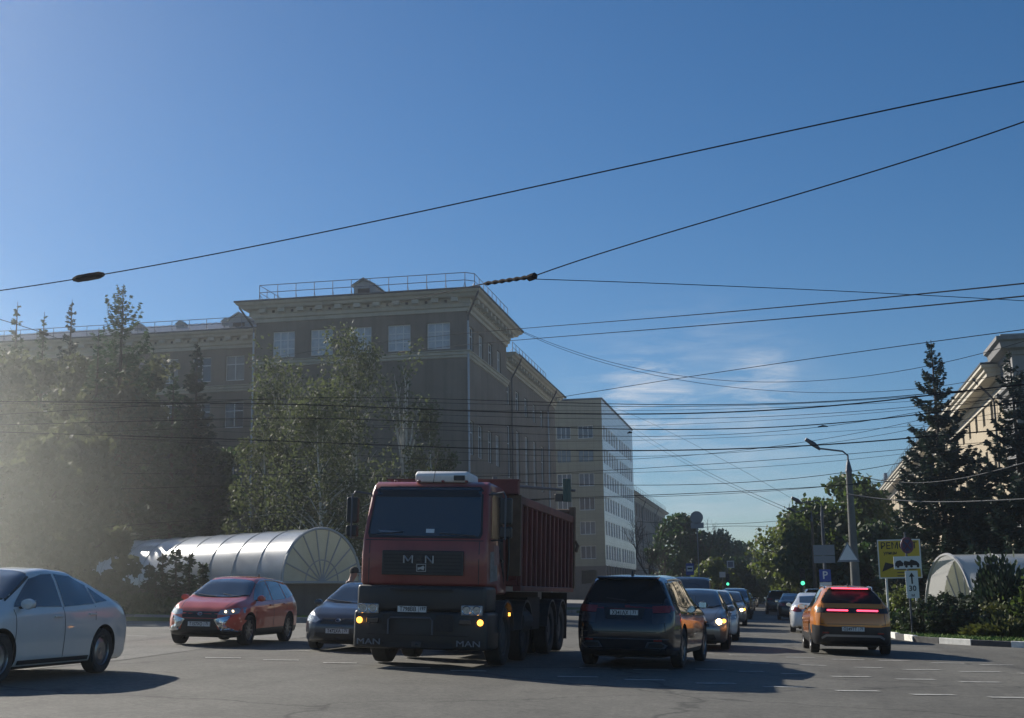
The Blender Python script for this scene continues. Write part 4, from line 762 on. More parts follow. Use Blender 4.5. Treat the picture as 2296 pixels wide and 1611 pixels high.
# traffic lights
def signal(name, u, v, Y, label, sz=1.0, lit=True, back=False, pole=True):
    p_ = at(u, v, Y); g_ = zg(p_.x, Y); S = empty(name, (p_.x, Y, g_), label=label, cat='traffic light'); z = p_.z - g_
    if pole: b = MB(); b.tube([(0, .2, -.2), (0, .2, z + .6)], .05, 8); b.build('pole', M['steel'], S)
    b = MB(); b.box(-.16 * sz, .16 * sz, -.1, .14, z - .2 * sz, z + .85 * sz)
    for k in range(3): b.tube([(0, -.28, z + .33 * k * sz + .12), (0, -.1, z + .33 * k * sz + .1)], .12 * sz, 10, False)
    b.build('housing', M['black'], S, bevel=(.02, 1)); gl_ = MB(); gl_.lathe([(0, -.14), (.12 * sz, -.12), (.12 * sz, -.10)], (0, 0, z + .0), 'y', 16); gl_.build('green_lamp', M['green'], S); return S
signal('traffic_light', 1800, 1308, 80, 'traffic light showing green on the right, above the queue', 1.0)
signal('traffic_light', 1632, 1310, 112, 'traffic light showing green on the left, over the dark van roof', 1.0)
# mast-arm signal behind the lorry, seen from its back
Ym = 47; pa, pc = at(1110, 1088, Ym), at(1290, 1101, Ym); pm = at(1272, 1100, Ym); g_ = zg(pa.x, Ym); S = empty('mast_arm_signal', (pa.x, Ym, g_), label='traffic signal seen from behind on a long horizontal arm above the lorry body', cat='traffic light')
b = MB(); b.tube([(0, 0, -.3), (0, 0, pa.z - g_ + .3)], [.12, .09], 10); b.build('pole', M['steel'], S); b = MB(); b.tube([(0, 0, pa.z - g_), (pc.x - pa.x, 0, pc.z - g_)], [.07, .045], 8); b.build('arm', M['steel'], S)
dx, zc = pm.x - pa.x, pm.z - g_; b = MB(); b.box(dx - .15, dx + .14, -.12, .1, zc - .42, zc + .42); b.box(dx - .02, dx + .02, -.15, -.12, zc - .44, zc + .44); b.build('housing', mat('signal_green', (.015, .06, .055), .5), S, bevel=(.02, 1))
b = MB(); b.box(dx - .46, dx - .16, -.1, .08, zc - .40, zc - .12); b.build('arrow_section', M['black'], S, bevel=(.02, 1))

# ------------------------------------------------------------------ overhead wires
def wire(pts, r, label, group=None, name='overhead_wire', parts=(), m=None, ext=(0, 30)):
    P = [at(*p_) for p_ in pts]; n0 = len(P)
    def cub(Q):                                            # one polynomial through the measured points, sampled densely
        T0 = [0]
        for a, c in zip(Q, Q[1:]): T0.append(T0[-1] + (c - a).length)
        out = []
        for q in range(31):
            t = T0[-1] * q / 30; s = Vector((0, 0, 0))
            for i in range(len(Q)):
                k = 1
                for j in range(len(Q)):
                    if j != i: k *= (t - T0[j]) / (T0[i] - T0[j])
                s += Q[i] * k
            out.append(s)
        return out
    D_ = cub(P) if n0 > 2 else [P[0].lerp(P[1], i / 30) for i in range(31)]
    TL = sum((c - a).length for a, c in zip(D_, D_[1:]))
    def ev(t):
        q = max(0, min(29.9999, t / L_ * 30)); i = int(q); return D_[i].lerp(D_[i + 1], q - i)
    T_ = [TL]
    L_ = T_[-1]; o0 = ev(0); E0 = (D_[0] - D_[1]).normalized() * ext[0]; E1 = (D_[-1] - D_[-2]).normalized() * ext[1]; line = ([D_[0] + E0] if ext[0] else []) + D_ + ([D_[-1] + E1] if ext[1] else []); b = MB(); b.tube([p_ - o0 for p_ in line], r, 5); root = b.build(name, m or M['wire'], None); root.location = o0; tag(root, label, 'wire', group)
    for kind, ta, tb, rr in parts:
        q = MB(); A = [ev(L_ * (ta + (tb - ta) * i / 6)) - o0 for i in range(7)]
        if kind == 'rod': q.tube(A, [rr * .5, rr, rr, rr * 1.05, rr, rr, rr * .5], 8)
        else:
            for i in range(6): q.tube([A[i], A[i].lerp(A[i + 1], .5), A[i + 1]], [rr * .55, rr, rr * .55], 8)
        q.build('insulator', M['insul'], root)
    return root
wire([(-160, 672, 17), (300, 604, 16), (1150, 430, 14.5), (2480, 146, 12.5)], .0085, ext=(25, 25), label='longest wire, sweeping from left edge to top right, with a thick rod insulator', parts=(('rod', .178, .212, .055),))
M['cable'] = mat('grey_cable', (.10, .105, .11), .8)
wire([(1186, 624, 17), (1417, 547, 16), (1860, 415, 15), (2480, 205, 13.5)], .0085, 'second long wire, climbing right from the dark knotted insulator above the roof corner', parts=(('rod', -.003, .02, .05),))
wire([(840, 690, 88.6), (1085, 637, 18)], .010, ext=(0, 0), label='thin wire from the roof edge up to the dark knotted insulator')
wire([(1085, 637, 18), (1186, 622, 17)], .012, ext=(0, 0), name='wire_insulator', label='dark knotted insulator joining two wires above the roof corner', parts=(('bead', .02, .98, .034),))
wire([(1188, 626, 17), (1700, 645, 19), (2480, 686, 22)], .006, 'thin wire sloping slightly down to the right from the dark knotted insulator')
wire([(578, 806, 89.9), (1160, 738, 56), (1700, 694, 34), (2440, 621, 22)], .014, 'upper of the two parallel dark wires across the top floor windows')
wire([(578, 839, 89.9), (1150, 764, 56), (1700, 720, 34), (2440, 650, 22)], .014, 'lower of the two parallel dark wires across the top floor windows', parts=(('rod', .30, .315, .05),))
wire([(-60, 700, 56), (75, 740, 68), (164, 774, 82)], .022, ext=(25, 0), label='short dark wire running down into the grove at the far left', parts=(('rod', .52, .62, .11),))
wire([(1245, 893, 60), (1700, 822, 50), (2480, 716, 36)], .014, 'wire rising gently right from the rear roof corner to above the portico')
wire([(1160, 738, 80), (1400, 820, 75), (1700, 857, 68), (2480, 700, 50)], .014, 'faint slack wire hanging from the roof corner toward the portico roof')
wire([(1160, 740, 80), (1450, 838, 78), (1800, 880, 74), (2200, 850, 64)], .014, 'faint slack wire hanging from the roof corner behind the right spruce')
bun = [(900, 900, 907, 886, .013), (897, 908, 912, 889, .011), (905, 925, 929, 891, .02), (915, 936, 940, 912, .011), (940, 955, 963, 931, .018), (958, 972, 979, 926, .012), (985, 1008, 1011, 982, .02), (990, 1020, 1024, 962, .010), (1090, 1066, 1052, 1006, .012)]
for i, (y0, y1, y2, y3, r_) in enumerate(bun):
    Yw = [44, 52, 40, 56, 46, 60, 42, 64, 58][i]
    wire([(500, y0, Yw + 3), (1150, y1, Yw + 1), (1417, y2, Yw), (2050, y3, Yw - 2)], r_, ext=(45, 40), label= 'dark overhead wire in the near-level bundle crossing the street from birches to right spruces', group='bundle of wires across the street')
oth = [(1040, 1085, 1092, 1010, .013, 55), (1120, 1118, 1113, 1085, .013, 48), (1130, 1120, 1117, 1060, .011, 62)]
for i, (y0, y1, y2, y3, r_, Yw) in enumerate(oth):
    wire([(700, y0 + 25, Yw + 2), (1250, y1, Yw), (1500, y2 - 4, Yw), (2250, y3 - 30, Yw - 2)], r_, ext=(45, 30), label= 'lower overhead wire crossing the street above the far cars', group='lower wires across the street', parts=((('rod', .22 + .06 * i, .25 + .06 * i, .05),)))
wire([(1414, 955, 209), (1590, 1060, 125), (1768, 1141, 84)], .016, ext=(0, 0), label='upper of two slanting wires running down to the brown lamp post'); wire([(1414, 967, 209), (1600, 1072, 125), (1768, 1148, 84)], .014, ext=(0, 0), label='lower of two slanting wires running down to the brown lamp post')
wire([(1350, 905, 174.5), (1600, 1020, 130), (1830, 1150, 110)], .014, ext=(0, 0), label='thin slanting wire above the pair that ends at the brown lamp post')
wire([(1900, 1108, 50), (2060, 1125, 48), (2200, 1124, 46), (2480, 1112, 43)], .024, 'thick pale cable passing across the lower half of the right spruces', m=M['cable'])
wire([(1900, 1060, 51), (2060, 1083, 49), (2190, 1066, 47), (2480, 990, 43)], .016, 'cable across the middle of the right spruces, sagging left', m=M['cable'])
wire([(1900, 1205, 180), (1650, 1180, 180), (1420, 1205, 180)], .03, ext=(0, 0), label='far thin wire across the street above the left trees'); wire([(1900, 1150, 130), (1700, 1172, 130), (1430, 1170, 130)], .022, ext=(0, 0), label='far wire across the street between lamp posts and long block')
for i, (y0, y1, y2, y3, Yw) in enumerate([(912, 921, 921, 900, 66), (948, 958, 955, 918, 70), (975, 990, 988, 955, 74), (1010, 1035, 1030, 945, 60), (1050, 1062, 1060, 1015, 70)]):
    wire([(640, y0, Yw + 3), (1150, y1, Yw + 1), (1417, y2, Yw), (2050, y3, Yw - 2)], .010, ext=(50, 40), label= 'hair-thin overhead wire within the bundle crossing the street', group='thin wires across the street')
wire([(1250, 1385, 100), (1450, 1240, 100), (1555, 1262, 104)], .02, 'pale cable ending over the bus stop sign') if False else None
wire([(700, 1500, 9), (1000, 1700, 6)], .01, 'x') if False else None
for u, v, Y, ln, lab in [(1845, 957, 46, 1.0, 'short black contact-wire fitting floating high left of the concrete lamp'), (1412, 971, 46, .5, 'small black wire fitting beside the white tower corner')]:
    p_ = at(u, v, Y); b = MB(); b.tube([(-ln / 2 * .35, 0, -.01), (0, 0, .02), (ln / 2 * .35, 0, 0)], [.02, .04, .02], 6); o = b.build('wire_fitting', M['wire'], None); o.location = p_; tag(o, lab, 'fitting')
# ------------------------------------------------------------------ cars
def smooth_interp(pts, sig):
    xp = np.array([p[0] for p in pts]); zp = np.array([p[1] for p in pts]); X = np.linspace(xp[0] - .5, xp[-1] + .5, 900); Z = np.interp(X, xp, zp)
    if sig > 0:
        k = int(sig / (X[1] - X[0]) * 3); g = np.exp(-.5 * (np.arange(-k, k + 1) * (X[1] - X[0]) / sig) ** 2); g /= g.sum(); Z = np.convolve(np.pad(Z, k, mode='edge'), g, 'valid')
    return lambda x: float(np.interp(x, X, Z))
def catmull(P, n):
    P = np.array(P, float); Q = np.vstack([2 * P[0] - P[1], P, 2 * P[-1] - P[-2]]); out = []
    for i in range(len(P) - 1):
        p0, p1, p2, p3 = Q[i:i + 4]
        for t in np.linspace(0, 1, n, endpoint=False): out.append(.5 * ((2 * p1) + (-p0 + p2) * t + (2 * p0 - 5 * p1 + 4 * p2 - p3) * t * t + (-p0 + 3 * p1 - 3 * p2 + p3) * t ** 3))
    out.append(P[-1]); return np.array(out)
def car_body(s):
    L_, W_ = s['L'], s['W']; top = smooth_interp(s['top'], .045); belt = smooth_interp(s['belt'], .06); hw = W_ / 2
    plan = smooth_interp(s.get('plan', [(-L_ / 2, .66 * hw), (-L_ / 2 + .05, .80 * hw), (-L_ / 2 + .2, .93 * hw), (-L_ / 2 + .65, hw), (L_ / 2 - .8, hw), (L_ / 2 - .3, .93 * hw), (L_ / 2 - .08, .76 * hw), (L_ / 2, .55 * hw)]), .02)
    xs_ = np.unique(np.concatenate([np.linspace(-L_ / 2, L_ / 2, 74), -L_ / 2 + np.array([.02, .05, .09, .14]), L_ / 2 - np.array([.02, .05, .09, .14])])); rows = []
    for x in xs_:
        w_ = plan(x); zb = s['gc'] + .10 * (max(0, (abs(x) - (L_ / 2 - .35)) / .35)) ** 2; zt = top(x); be = min(belt(x), zt - .02); h = zt - be; a = min(1, max(0, h / .42)); yr = .84 * w_ * (1 - a) + s['rw'] * min(1, w_ / hw + .1) * a
        P = [(0, zb), (.8 * w_, zb), (.955 * w_, zb + .05), (.99 * w_, zb + .3 * (be - zb)), (w_, zb + .62 * (be - zb)), (.975 * w_, zb + .88 * (be - zb)), (.93 * w_, be), (.93 * w_ * .45 + yr * .55, be + .52 * h), (yr, be + .86 * h), (yr * .82, be + .965 * h), (yr * .42, zt - .006), (0, zt)]
        rows.append((x, catmull(P, 3)))
    m_ = len(rows[0][1]); V = []; 
    for x, C in rows:
        for sg in (1, -1):
            for y, z in C:
                e = max(0, 1 - (L_ / 2 - abs(x)) / .5); zz = (z - s.get('zn', .52)) / .5; dx = -.13 * e * e * zz * zz * (1 if x > 0 else -1) * (1 if zz > 0 or True else 1); V.append((x + dx, y * sg, z))
    Fc = []
    for i in range(len(rows) - 1):
        for sg in (0, 1):
            for j in range(m_ - 1):
                a = (i * 2 + sg) * m_ + j; c = ((i + 1) * 2 + sg) * m_ + j; Fc.append((a, a + 1, c + 1, c) if sg == 0 else (a, c, c + 1, a + 1))
    for i in (0, len(rows) - 1):
        for j in range(m_ - 1):
            a = i * 2 * m_ + j; c = (i * 2 + 1) * m_ + j; Fc.append((a, a + 1, c + 1, c))
    bm = bmesh.new(); vs = [bm.verts.new(v) for v in V]
    for f in Fc:
        try: bm.faces.new([vs[k] for k in f])
        except ValueError: pass
    bmesh.ops.remove_doubles(bm, verts=bm.verts, dist=.0008); bmesh.ops.recalc_face_normals(bm, faces=bm.faces); return bm
def cut_arches(bm, s, mats):
    hw = s['W'] / 2; Rc = s['R'] * 1.13; me = bpy.data.meshes.new('body'); bm.to_mesh(me); bm.free()
    cu = MB()
    for xw in s['axles']:
        for sg in (-1, 1): y0, y1 = sorted((sg * (hw - .30), sg * (hw + .25))); cu.tube([(xw, y0, s['R'] + .02), (xw, y1, s['R'] + .02)], Rc, 36)
    cm_ = cu.mesh('cut', M['black']); co = bpy.data.objects.new('cut', cm_); COL.objects.link(co); me.materials.append(mats[0])
    out = evaluate(me, ('BOOLEAN', dict(operation='DIFFERENCE', object=co, solver='EXACT'))); bpy.data.objects.remove(co)
    out.materials.clear()
    for m_ in mats: out.materials.append(m_)
    for p in out.polygons:
        c = p.center; mi = 0
        for xw in s['axles']:
            if math.hypot(c.x - xw, c.z - s['R'] - .02) < Rc * .998 and abs(c.y) < hw * .985 and (abs(c.y) < hw - .03 or abs(p.normal.y) < .4): mi = 1
        if mi == 0 and c.z < s['clad'](c.x): mi = 1 if len(mats) < 3 else 2
        if abs(p.normal.z) > .9 and c.z < s['gc'] + .06: mi = 1
        p.material_index = mi
    return out
def patch(bv, name, poly, ax, m, parent, off=.006, res=.09, th=.0):
    """panel of the given outline laid on the body; ax in front/back/left/right/top"""
    bm = bmesh.new(); to3 = {'front': lambda a, c: (9, a, c), 'back': lambda a, c: (-9, a, c), 'left': lambda a, c: (a, 9, c), 'right': lambda a, c: (a, -9, c), 'top': lambda a, c: (a, c, 9)}[ax]
    dr = {'front': (-1, 0, 0), 'back': (1, 0, 0), 'left': (0, -1, 0), 'right': (0, 1, 0), 'top': (0, 0, -1)}[ax]
    f = bm.faces.new([bm.verts.new(to3(*p)) for p in poly]); bmesh.ops.triangulate(bm, faces=[f])
    for _ in range(6):
        lg = [e for e in bm.edges if e.calc_length() > res * 1.6]
        if not lg: break
        bmesh.ops.subdivide_edges(bm, edges=lg, cuts=1); bmesh.ops.triangulate(bm, faces=[q for q in bm.faces if len(q.verts) > 3])
    for v in bm.verts:
        h, n, _, _ = bv.ray_cast(v.co, Vector(dr))
        if h is None: h, n, _, _ = bv.find_nearest(Vector((v.co.x if ax not in ('front', 'back') else dr[0] * -2.2, v.co.y if ax not in ('left', 'right') else 0, v.co.z if ax != 'top' else 1)))
        if n.dot(Vector(dr)) > 0: n = -n
        v.co = h + n * off
    bmesh.ops.recalc_face_normals(bm, faces=bm.faces)
    if bm.faces and sum((f_.normal.dot(Vector(dr)) for f_ in bm.faces)) > 0: bmesh.ops.reverse_faces(bm, faces=bm.faces)
    me = bpy.data.meshes.new(name); bm.to_mesh(me); bm.free(); me.materials.append(m); me.shade_smooth(); return link(name, me, parent)
def mir(poly): return [(-a, c) for a, c in poly][::-1]
WH = {}
def wheel_meshes(R_, wd, kind):
    k = (R_, wd, kind)
    if k not in WH:
        t = MB(); rr = R_ * .66; t.lathe([(rr, -wd * .42), (R_ * .9, -wd * .5), (R_ * .985, -wd * .42), (R_, -wd * .2), (R_, wd * .2), (R_ * .985, wd * .42), (R_ * .9, wd * .5), (rr, wd * .42)], (0, 0, 0), 'y', 32); tm = t.mesh('tyre', M['rubber']); sharp(tm, 40)
        r = MB(); r.lathe([(rr, wd * .40), (rr * .97, wd * .36), (rr * .95, -wd * .2)], (0, 0, 0), 'y', 32); r.mi = 1; r.lathe([(0, -wd * .05), (rr * .95, -wd * .05)], (0, 0, 0), 'y', 24); r.mi = 0; r.lathe([(0, wd * .36), (rr * .2, wd * .34), (rr * .24, wd * .2)], (0, 0, 0), 'y', 16)
        ns = {'five': 5, 'ten': 10, 'steel': 0}[kind]
        for i in range(ns):
            a = 2 * math.pi * i / ns; ca, sa = math.cos(a), math.sin(a); hw_ = rr * (.13 if ns == 5 else .065)
            V = [(ca * q - sa * e * hw_ * f_, y_, sa * q + ca * e * hw_ * f_) for q, y0, f_ in ((rr * .15, wd * .33, 1), (rr * .96, wd * .37, 1.25)) for y_ in (y0, y0 - .05) for e in (-1, 1)]
            r.add(V, [(0, 1, 5, 4), (2, 6, 7, 3), (0, 4, 6, 2), (1, 3, 7, 5)])
        if ns == 0: r.lathe([(rr * .2, wd * .3), (rr * .6, wd * .36), (rr * .93, wd * .24)], (0, 0, 0), 'y', 24)
        WH[k] = (tm, r.mesh('rim', [M['rim'], M['black']]))
    return WH[k]
def add_wheel(root, x, y, R_, wd, kind):
    tm, rm = wheel_meshes(R_, wd, kind); t = link('wheel', tm, root); t.location = (x, y, R_)
    if y < 0: t.rotation_euler = (0, 0, math.pi)
    link('rim', rm, t); return t
def plate_on(root, x, z, s_, front=True, y=0, w_=.52, tilt=0):
    b = MB(); b.box(0, .012, -w_ / 2, w_ / 2, -.056, .056); o = b.build('licence_plate', M['plate'], root); o.location = (x, y, z); o.rotation_euler = (0, tilt, 0 if front else math.pi)
    q = MB()
    for a, c, d, e in ((-w_ / 2, w_ / 2, .050, .056), (-w_ / 2, w_ / 2, -.056, -.050), (-w_ / 2, -w_ / 2 + .006, -.05, .05), (w_ / 2 - .006, w_ / 2, -.05, .05), (w_ * .23, w_ * .23 + .006, -.05, .05)): q.box(.0125, .0145, a, c, d, e)
    q.build('plate_rim', M['ink'], o)
    main, reg = s_.rsplit(' ', 1)
    text(main, .1, M['ink'], o, facing((.0145, -w_ * .135, -.004), (0, 1, 0)), ext=.001, sx=.86, bold=.002); text(reg, .082, M['ink'], o, facing((.0145, w_ * .365, .008), (0, 1, 0)), ext=.001, sx=.86, bold=.002); return o
def mirror_pair(root, x, y, z, m, sz=1):
    for sg in (-1, 1):
        b = MB(); b.lathe([(0, -.06), (.07 * sz, -.05), (.085 * sz, 0), (.075 * sz, .05), (.0, .07)], (0, 0, 0), 'x', 14); me = b.mesh('side_mirror', m); me.transform(Matrix.Diagonal((1, 1.35, 1, 1))); sharp(me, 50); o = link('side_mirror', me, root); o.location = (x, sg * (y + .1), z)
        a = MB(); a.tube([(0, -sg * .13, -.05), (0, -.0, -.03)], .02, 5); a.build('mirror_arm', M['black'], o); g = MB(); g.box(-.066, -.062, -.085 * sz, .085 * sz, -.05, .05); g.build('mirror_glass', M['chrome'], o)
def make_car(name, label, cat, s, pm, plates=(None, None), group=None):
    root = empty(name, label=label, cat=cat, group=group); L_, W_, hw = s['L'], s['W'], s['W'] / 2; bm = car_body(s); bv = BVHTree.FromBMesh(bm)
    me = cut_arches(bm, s, [pm, M['black']] + ([M['black']] if s.get('cladpart') else [])); sharp(me, 38); link('body', me, root)
    for q in s['side']:
        patch(bv, 'side_window', q, 'left', M['cglass'], root); patch(bv, 'side_window', q, 'right', M['cglass'], root)
    if s.get('chromeline'):
        for ax in ('left', 'right'):
            o_ = s['chromeline']; patch(bv, 'window_trim', [(a, c) for a, c in o_] + [(a, c - .018) for a, c in o_][::-1], ax, M['chrome'], root, .012)
    def grown(P, k, ko):
        cx = sum(p[0] for p in P) / len(P); cy = sum(p[1] for p in P) / len(P); return [(cx + (p[0] - cx) * k, cy + (p[1] - cy) * ko) for p in P]
    full = s['ws'] + [(x, -y) for x, y in s['ws'][::-1]]; patch(bv, 'windscreen_seal', grown(full, 1.07, 1.035), 'top', M['black'], root, .004, .07)
    for x0_, y0_, x1_, y1_ in ((s['ws'][0][0] - .01, -.02, s['ws'][1][0] - .06, -.5), (s['ws'][0][0] - .02, .55, s['ws'][1][0] - .08, .08)):
        patch(bv, 'wiper', [(x0_ - .012, y0_), (x0_ + .012, y0_), (x1_ + .012, y1_), (x1_ - .012, y1_)], 'top', M['black'], root, .02)
    if 'rw_back' in s:
        fb = s['rw_back'] + mir(s['rw_back']); patch(bv, 'rear_seal', grown(fb, 1.04, 1.1), 'back', M['black'], root, .003)
        zb0, zb1 = s['rw_back'][0][1], s['rw_back'][-1][1]; patch(bv, 'rear_wiper', [(-.02, zb0 + .01), (-.02, zb0 + .035), (.36, zb0 + .075), (.36, zb0 + .06)], 'back', M['black'], root, .026)
        zt_ = s.get('gapz', .64); wt_ = s['W'] / 2 * .80
        for q in ([(-wt_, zt_), (wt_, zt_), (wt_, zt_ + .012), (-wt_, zt_ + .012)], [(wt_ - .012, zt_ + .013), (wt_, zt_ + .013), (wt_ * .93, zb0), (wt_ * .93 - .012, zb0)], [(-wt_, zt_ + .013), (-wt_ + .012, zt_ + .013), (-wt_ * .93 + .012, zb0), (-wt_ * .93, zb0)]): patch(bv, 'tailgate_gap', q, 'back', M['black'], root, .003)
        for sg in (-1, 1): patch(bv, 'reflector', [(sg * .62 - .07, s['gc'] + .27), (sg * .62 + .07, s['gc'] + .27), (sg * .62 + .07, s['gc'] + .305), (sg * .62 - .07, s['gc'] + .305)], 'back', M['lred'], root, .014)
    for q in ([(s['ws'][0][0] + .06, -.62), (s['ws'][0][0] + .07, -.62), (L_ / 2 - .16, -.5), (L_ / 2 - .17, -.5)], [(s['ws'][0][0] + .06, .62), (s['ws'][0][0] + .07, .62), (L_ / 2 - .16, .5), (L_ / 2 - .17, .5)]): patch(bv, 'bonnet_gap', [(q[0][0], q[0][1] - .006), (q[0][0], q[0][1] + .006), (q[2][0], q[2][1] + .006), (q[2][0], q[2][1] - .006)], 'top', M['black'], root, .003)
    if plates[0]: patch(bv, 'emblem', [(.055 * math.cos(a_), s['pz'][0] + .215 + .035 * math.sin(a_)) for a_ in np.linspace(0, 6.283, 15)[:-1]], 'front', M['dullch'], root, .012)
    for ax in ('left', 'right'): patch(bv, 'sill_moulding', [(s['axles'][0] + s['R'] * 1.25, s['gc'] + .10), (s['axles'][1] - s['R'] * 1.25, s['gc'] + .10), (s['axles'][1] - s['R'] * 1.25, s['gc'] + .045), (s['axles'][0] + s['R'] * 1.25, s['gc'] + .045)], ax, M['black'], root, .008)
    patch(bv, 'windscreen', full, 'top', M['cglass'], root, .013, .07)
    if 'rw_top' in s: patch(bv, 'rear_window', s['rw_top'] + [(x, -y) for x, y in s['rw_top'][::-1]], 'top', M['cglass'], root)
    if 'rw_back' in s: patch(bv, 'rear_window', s['rw_back'] + mir(s['rw_back']), 'back', M['rglass'], root, .013, .07)
    for nm, q, ax, mt, off in s.get('patches', []):
        patch(bv, nm, q, ax, M[mt] if isinstance(mt, str) else mt, root, off, .07)
    for nm, q, ax, mt, off in s.get('mpatches', []):
        patch(bv, nm, q, ax, M[mt], root, off, .07); patch(bv, nm, mir(q), ax, M[mt], root, off, .07)
    for nm, q, mt, off in s.get('spatches', []):
        for ax in ('left', 'right'): patch(bv, nm, q, ax, M[mt] if isinstance(mt, str) else mt, root, off, .07)
    for xd in s['seams']:                                     # door gaps
        for ax in ('left', 'right'): patch(bv, 'door_gap', [(xd[0], xd[1]), (xd[0] + .014, xd[1]), (xd[2] + .014, xd[3]), (xd[2], xd[3])], ax, M['black'], root, .003)
    for xh, zh in s['handles']:
        for sg in (-1, 1):
            h, n_, _, _ = bv.ray_cast(Vector((xh, sg * 9, zh)), Vector((0, -sg, 0))); b = MB(); b.cbox((0, 0, 0), (.19, .035, .028)); o = b.build('door_handle', pm, root, bevel=(.008, 2)); o.location = (xh, h.y + sg * .018, zh)
    for xw in s['axles']:
        for sg in (-1, 1): add_wheel(root, xw, sg * (hw - .115), s['R'], .215, s.get('wheel', 'five'))
    mirror_pair(root, s['mir'][0], hw * .93, s['mir'][1], s.get('mirm', pm), .85)
    if s.get('rails'):
        x0, x1, z_, y_ = s['rails']; 
        for sg in (-1, 1): b = MB(); hz_ = lambda x: (bv.ray_cast(Vector((x, sg * y_, 9)), Vector((0, 0, -1)))[0] or Vector((0, 0, z_ - .05))).z; b.tube([(x0 + (x1 - x0) * t, sg * y_, hz_(x0 + (x1 - x0) * t) + (.035 if 0 < t < 1 else -.005)) for t in (0, .06, .3, .5, .7, .92, 1)], .016, 6); b.build('roof_rail', M['steel'] if not s.get('railm') else M[s['railm']], root)
    if s.get('spoiler'):
        x_, z_, y_ = s['spoiler']; b = MB(); b.prism([(x_ + .28, z_ + .012), (x_ - .05, z_ + .0), (x_ - .07, z_ - .03), (x_ + .05, z_ - .06)], -y_, y_, 'y'); b.build('rear_spoiler', pm, root, 40, bevel=(.012, 2))
    if s.get('fin'): x_, z_ = s['fin']; b = MB(); b.prism([(x_ - .1, z_ - .01), (x_ + .1, z_ - .01), (x_ - .06, z_ + .075)], -.015, .015, 'y'); b.build('antenna_fin', M['black'], root)
    fx = L_ / 2 - .02
    if plates[0]: h, _, _, _ = bv.ray_cast(Vector((9, 0, s['pz'][0])), Vector((-1, 0, 0))); plate_on(root, h.x + .015, s['pz'][0], plates[0])
    if plates[1]: h, _, _, _ = bv.ray_cast(Vector((-9, 0, s['pz'][1])), Vector((1, 0, 0))); plate_on(root, h.x - .015, s['pz'][1], plates[1], False)
    b = MB(); b.box(-L_ / 2 + .5, L_ / 2 - .5, -hw + .32, hw - .32, s['gc'] - .04, s['gc'] + .06); b.tube([(s['axles'][0], -hw + .2, s['R']), (s['axles'][0], hw - .2, s['R'])], .05, 6); b.tube([(s['axles'][1], -hw + .2, s['R']), (s['axles'][1], hw - .2, s['R'])], .05, 6); b.build('underbody', M['black'], root)
    return root
def place(root, x, y, deg, dz=0): root.matrix_world = groundmat(x, y, deg, dz); return root
def lamp_spot(root, x, y, z, m, r=.05, name='lamp_bulb'):
    b = MB(); b.lathe([(0, .012), (r * .8, .008), (r, 0)], (0, 0, 0), 'x', 14); o = b.build(name, m, root); o.location = (x, y, z); return o
SED = dict(L=4.45, W=1.72, gc=.17, R=.315, rw=.56, axles=(-1.26, 1.33), zn=.5, clad=lambda x: .19, wheel='steel',
    top=[(-2.22, .93), (-2.12, 1.02), (-1.72, 1.05), (-1.1, 1.31), (-.62, 1.445), (-.1, 1.475), (.3, 1.44), (.62, 1.33), (1.22, .99), (1.75, .88), (2.1, .74), (2.22, .62)],
    belt=[(-2.22, .84), (-1.7, .98), (-.6, .95), (.5, .91), (1.2, .88), (1.8, .76), (2.22, .55)],
    side=[[(.98, .95), (.92, 1.0), (.42, 1.31), (.12, 1.375), (-.14, 1.385), (-.14, .945)], [(-.20, .945), (-.20, 1.385), (-.62, 1.36), (-.98, 1.235), (-1.02, .98)], [(-1.07, .99), (-1.03, 1.215), (-1.22, 1.12), (-1.42, 1.02)]],
    ws=[(1.22, 0), (1.17, .42), (1.06, .66), (.42, .545), (.36, .3), (.35, 0)], rw_top=[(-1.68, 0), (-1.63, .5), (-1.05, .50), (-.98, 0)],
    seams=[(1.05, .3, 1.0, .92), (-.17, .28, -.17, .94), (-1.0, .75, -1.03, .95)], handles=[(.02, .82), (-.9, .84)], mir=(.86, .99), pz=(.42, .62), fin=None,
    mpatches=[('headlight', [(.40, .64), (.52, .72), (.80, .76), (.78, .62), (.5, .58)], 'front', 'lens', .008), ('taillight', [(.42, .76), (.44, .92), (.76, .92), (.8, .78), (.6, .74)], 'back', 'lred', .008)],
    patches=[('grille', [(-.40, .56), (-.36, .68), (.36, .68), (.40, .56)], 'front', 'black', .006), ('air_intake', [(-.55, .26), (-.5, .38), (.5, .38), (.55, .26)], 'front', 'black', .006)], spatches=[('taillight_side', [(-2.16, .78), (-2.12, .92), (-1.92, .92), (-2.02, .78)], 'lred', .005)])
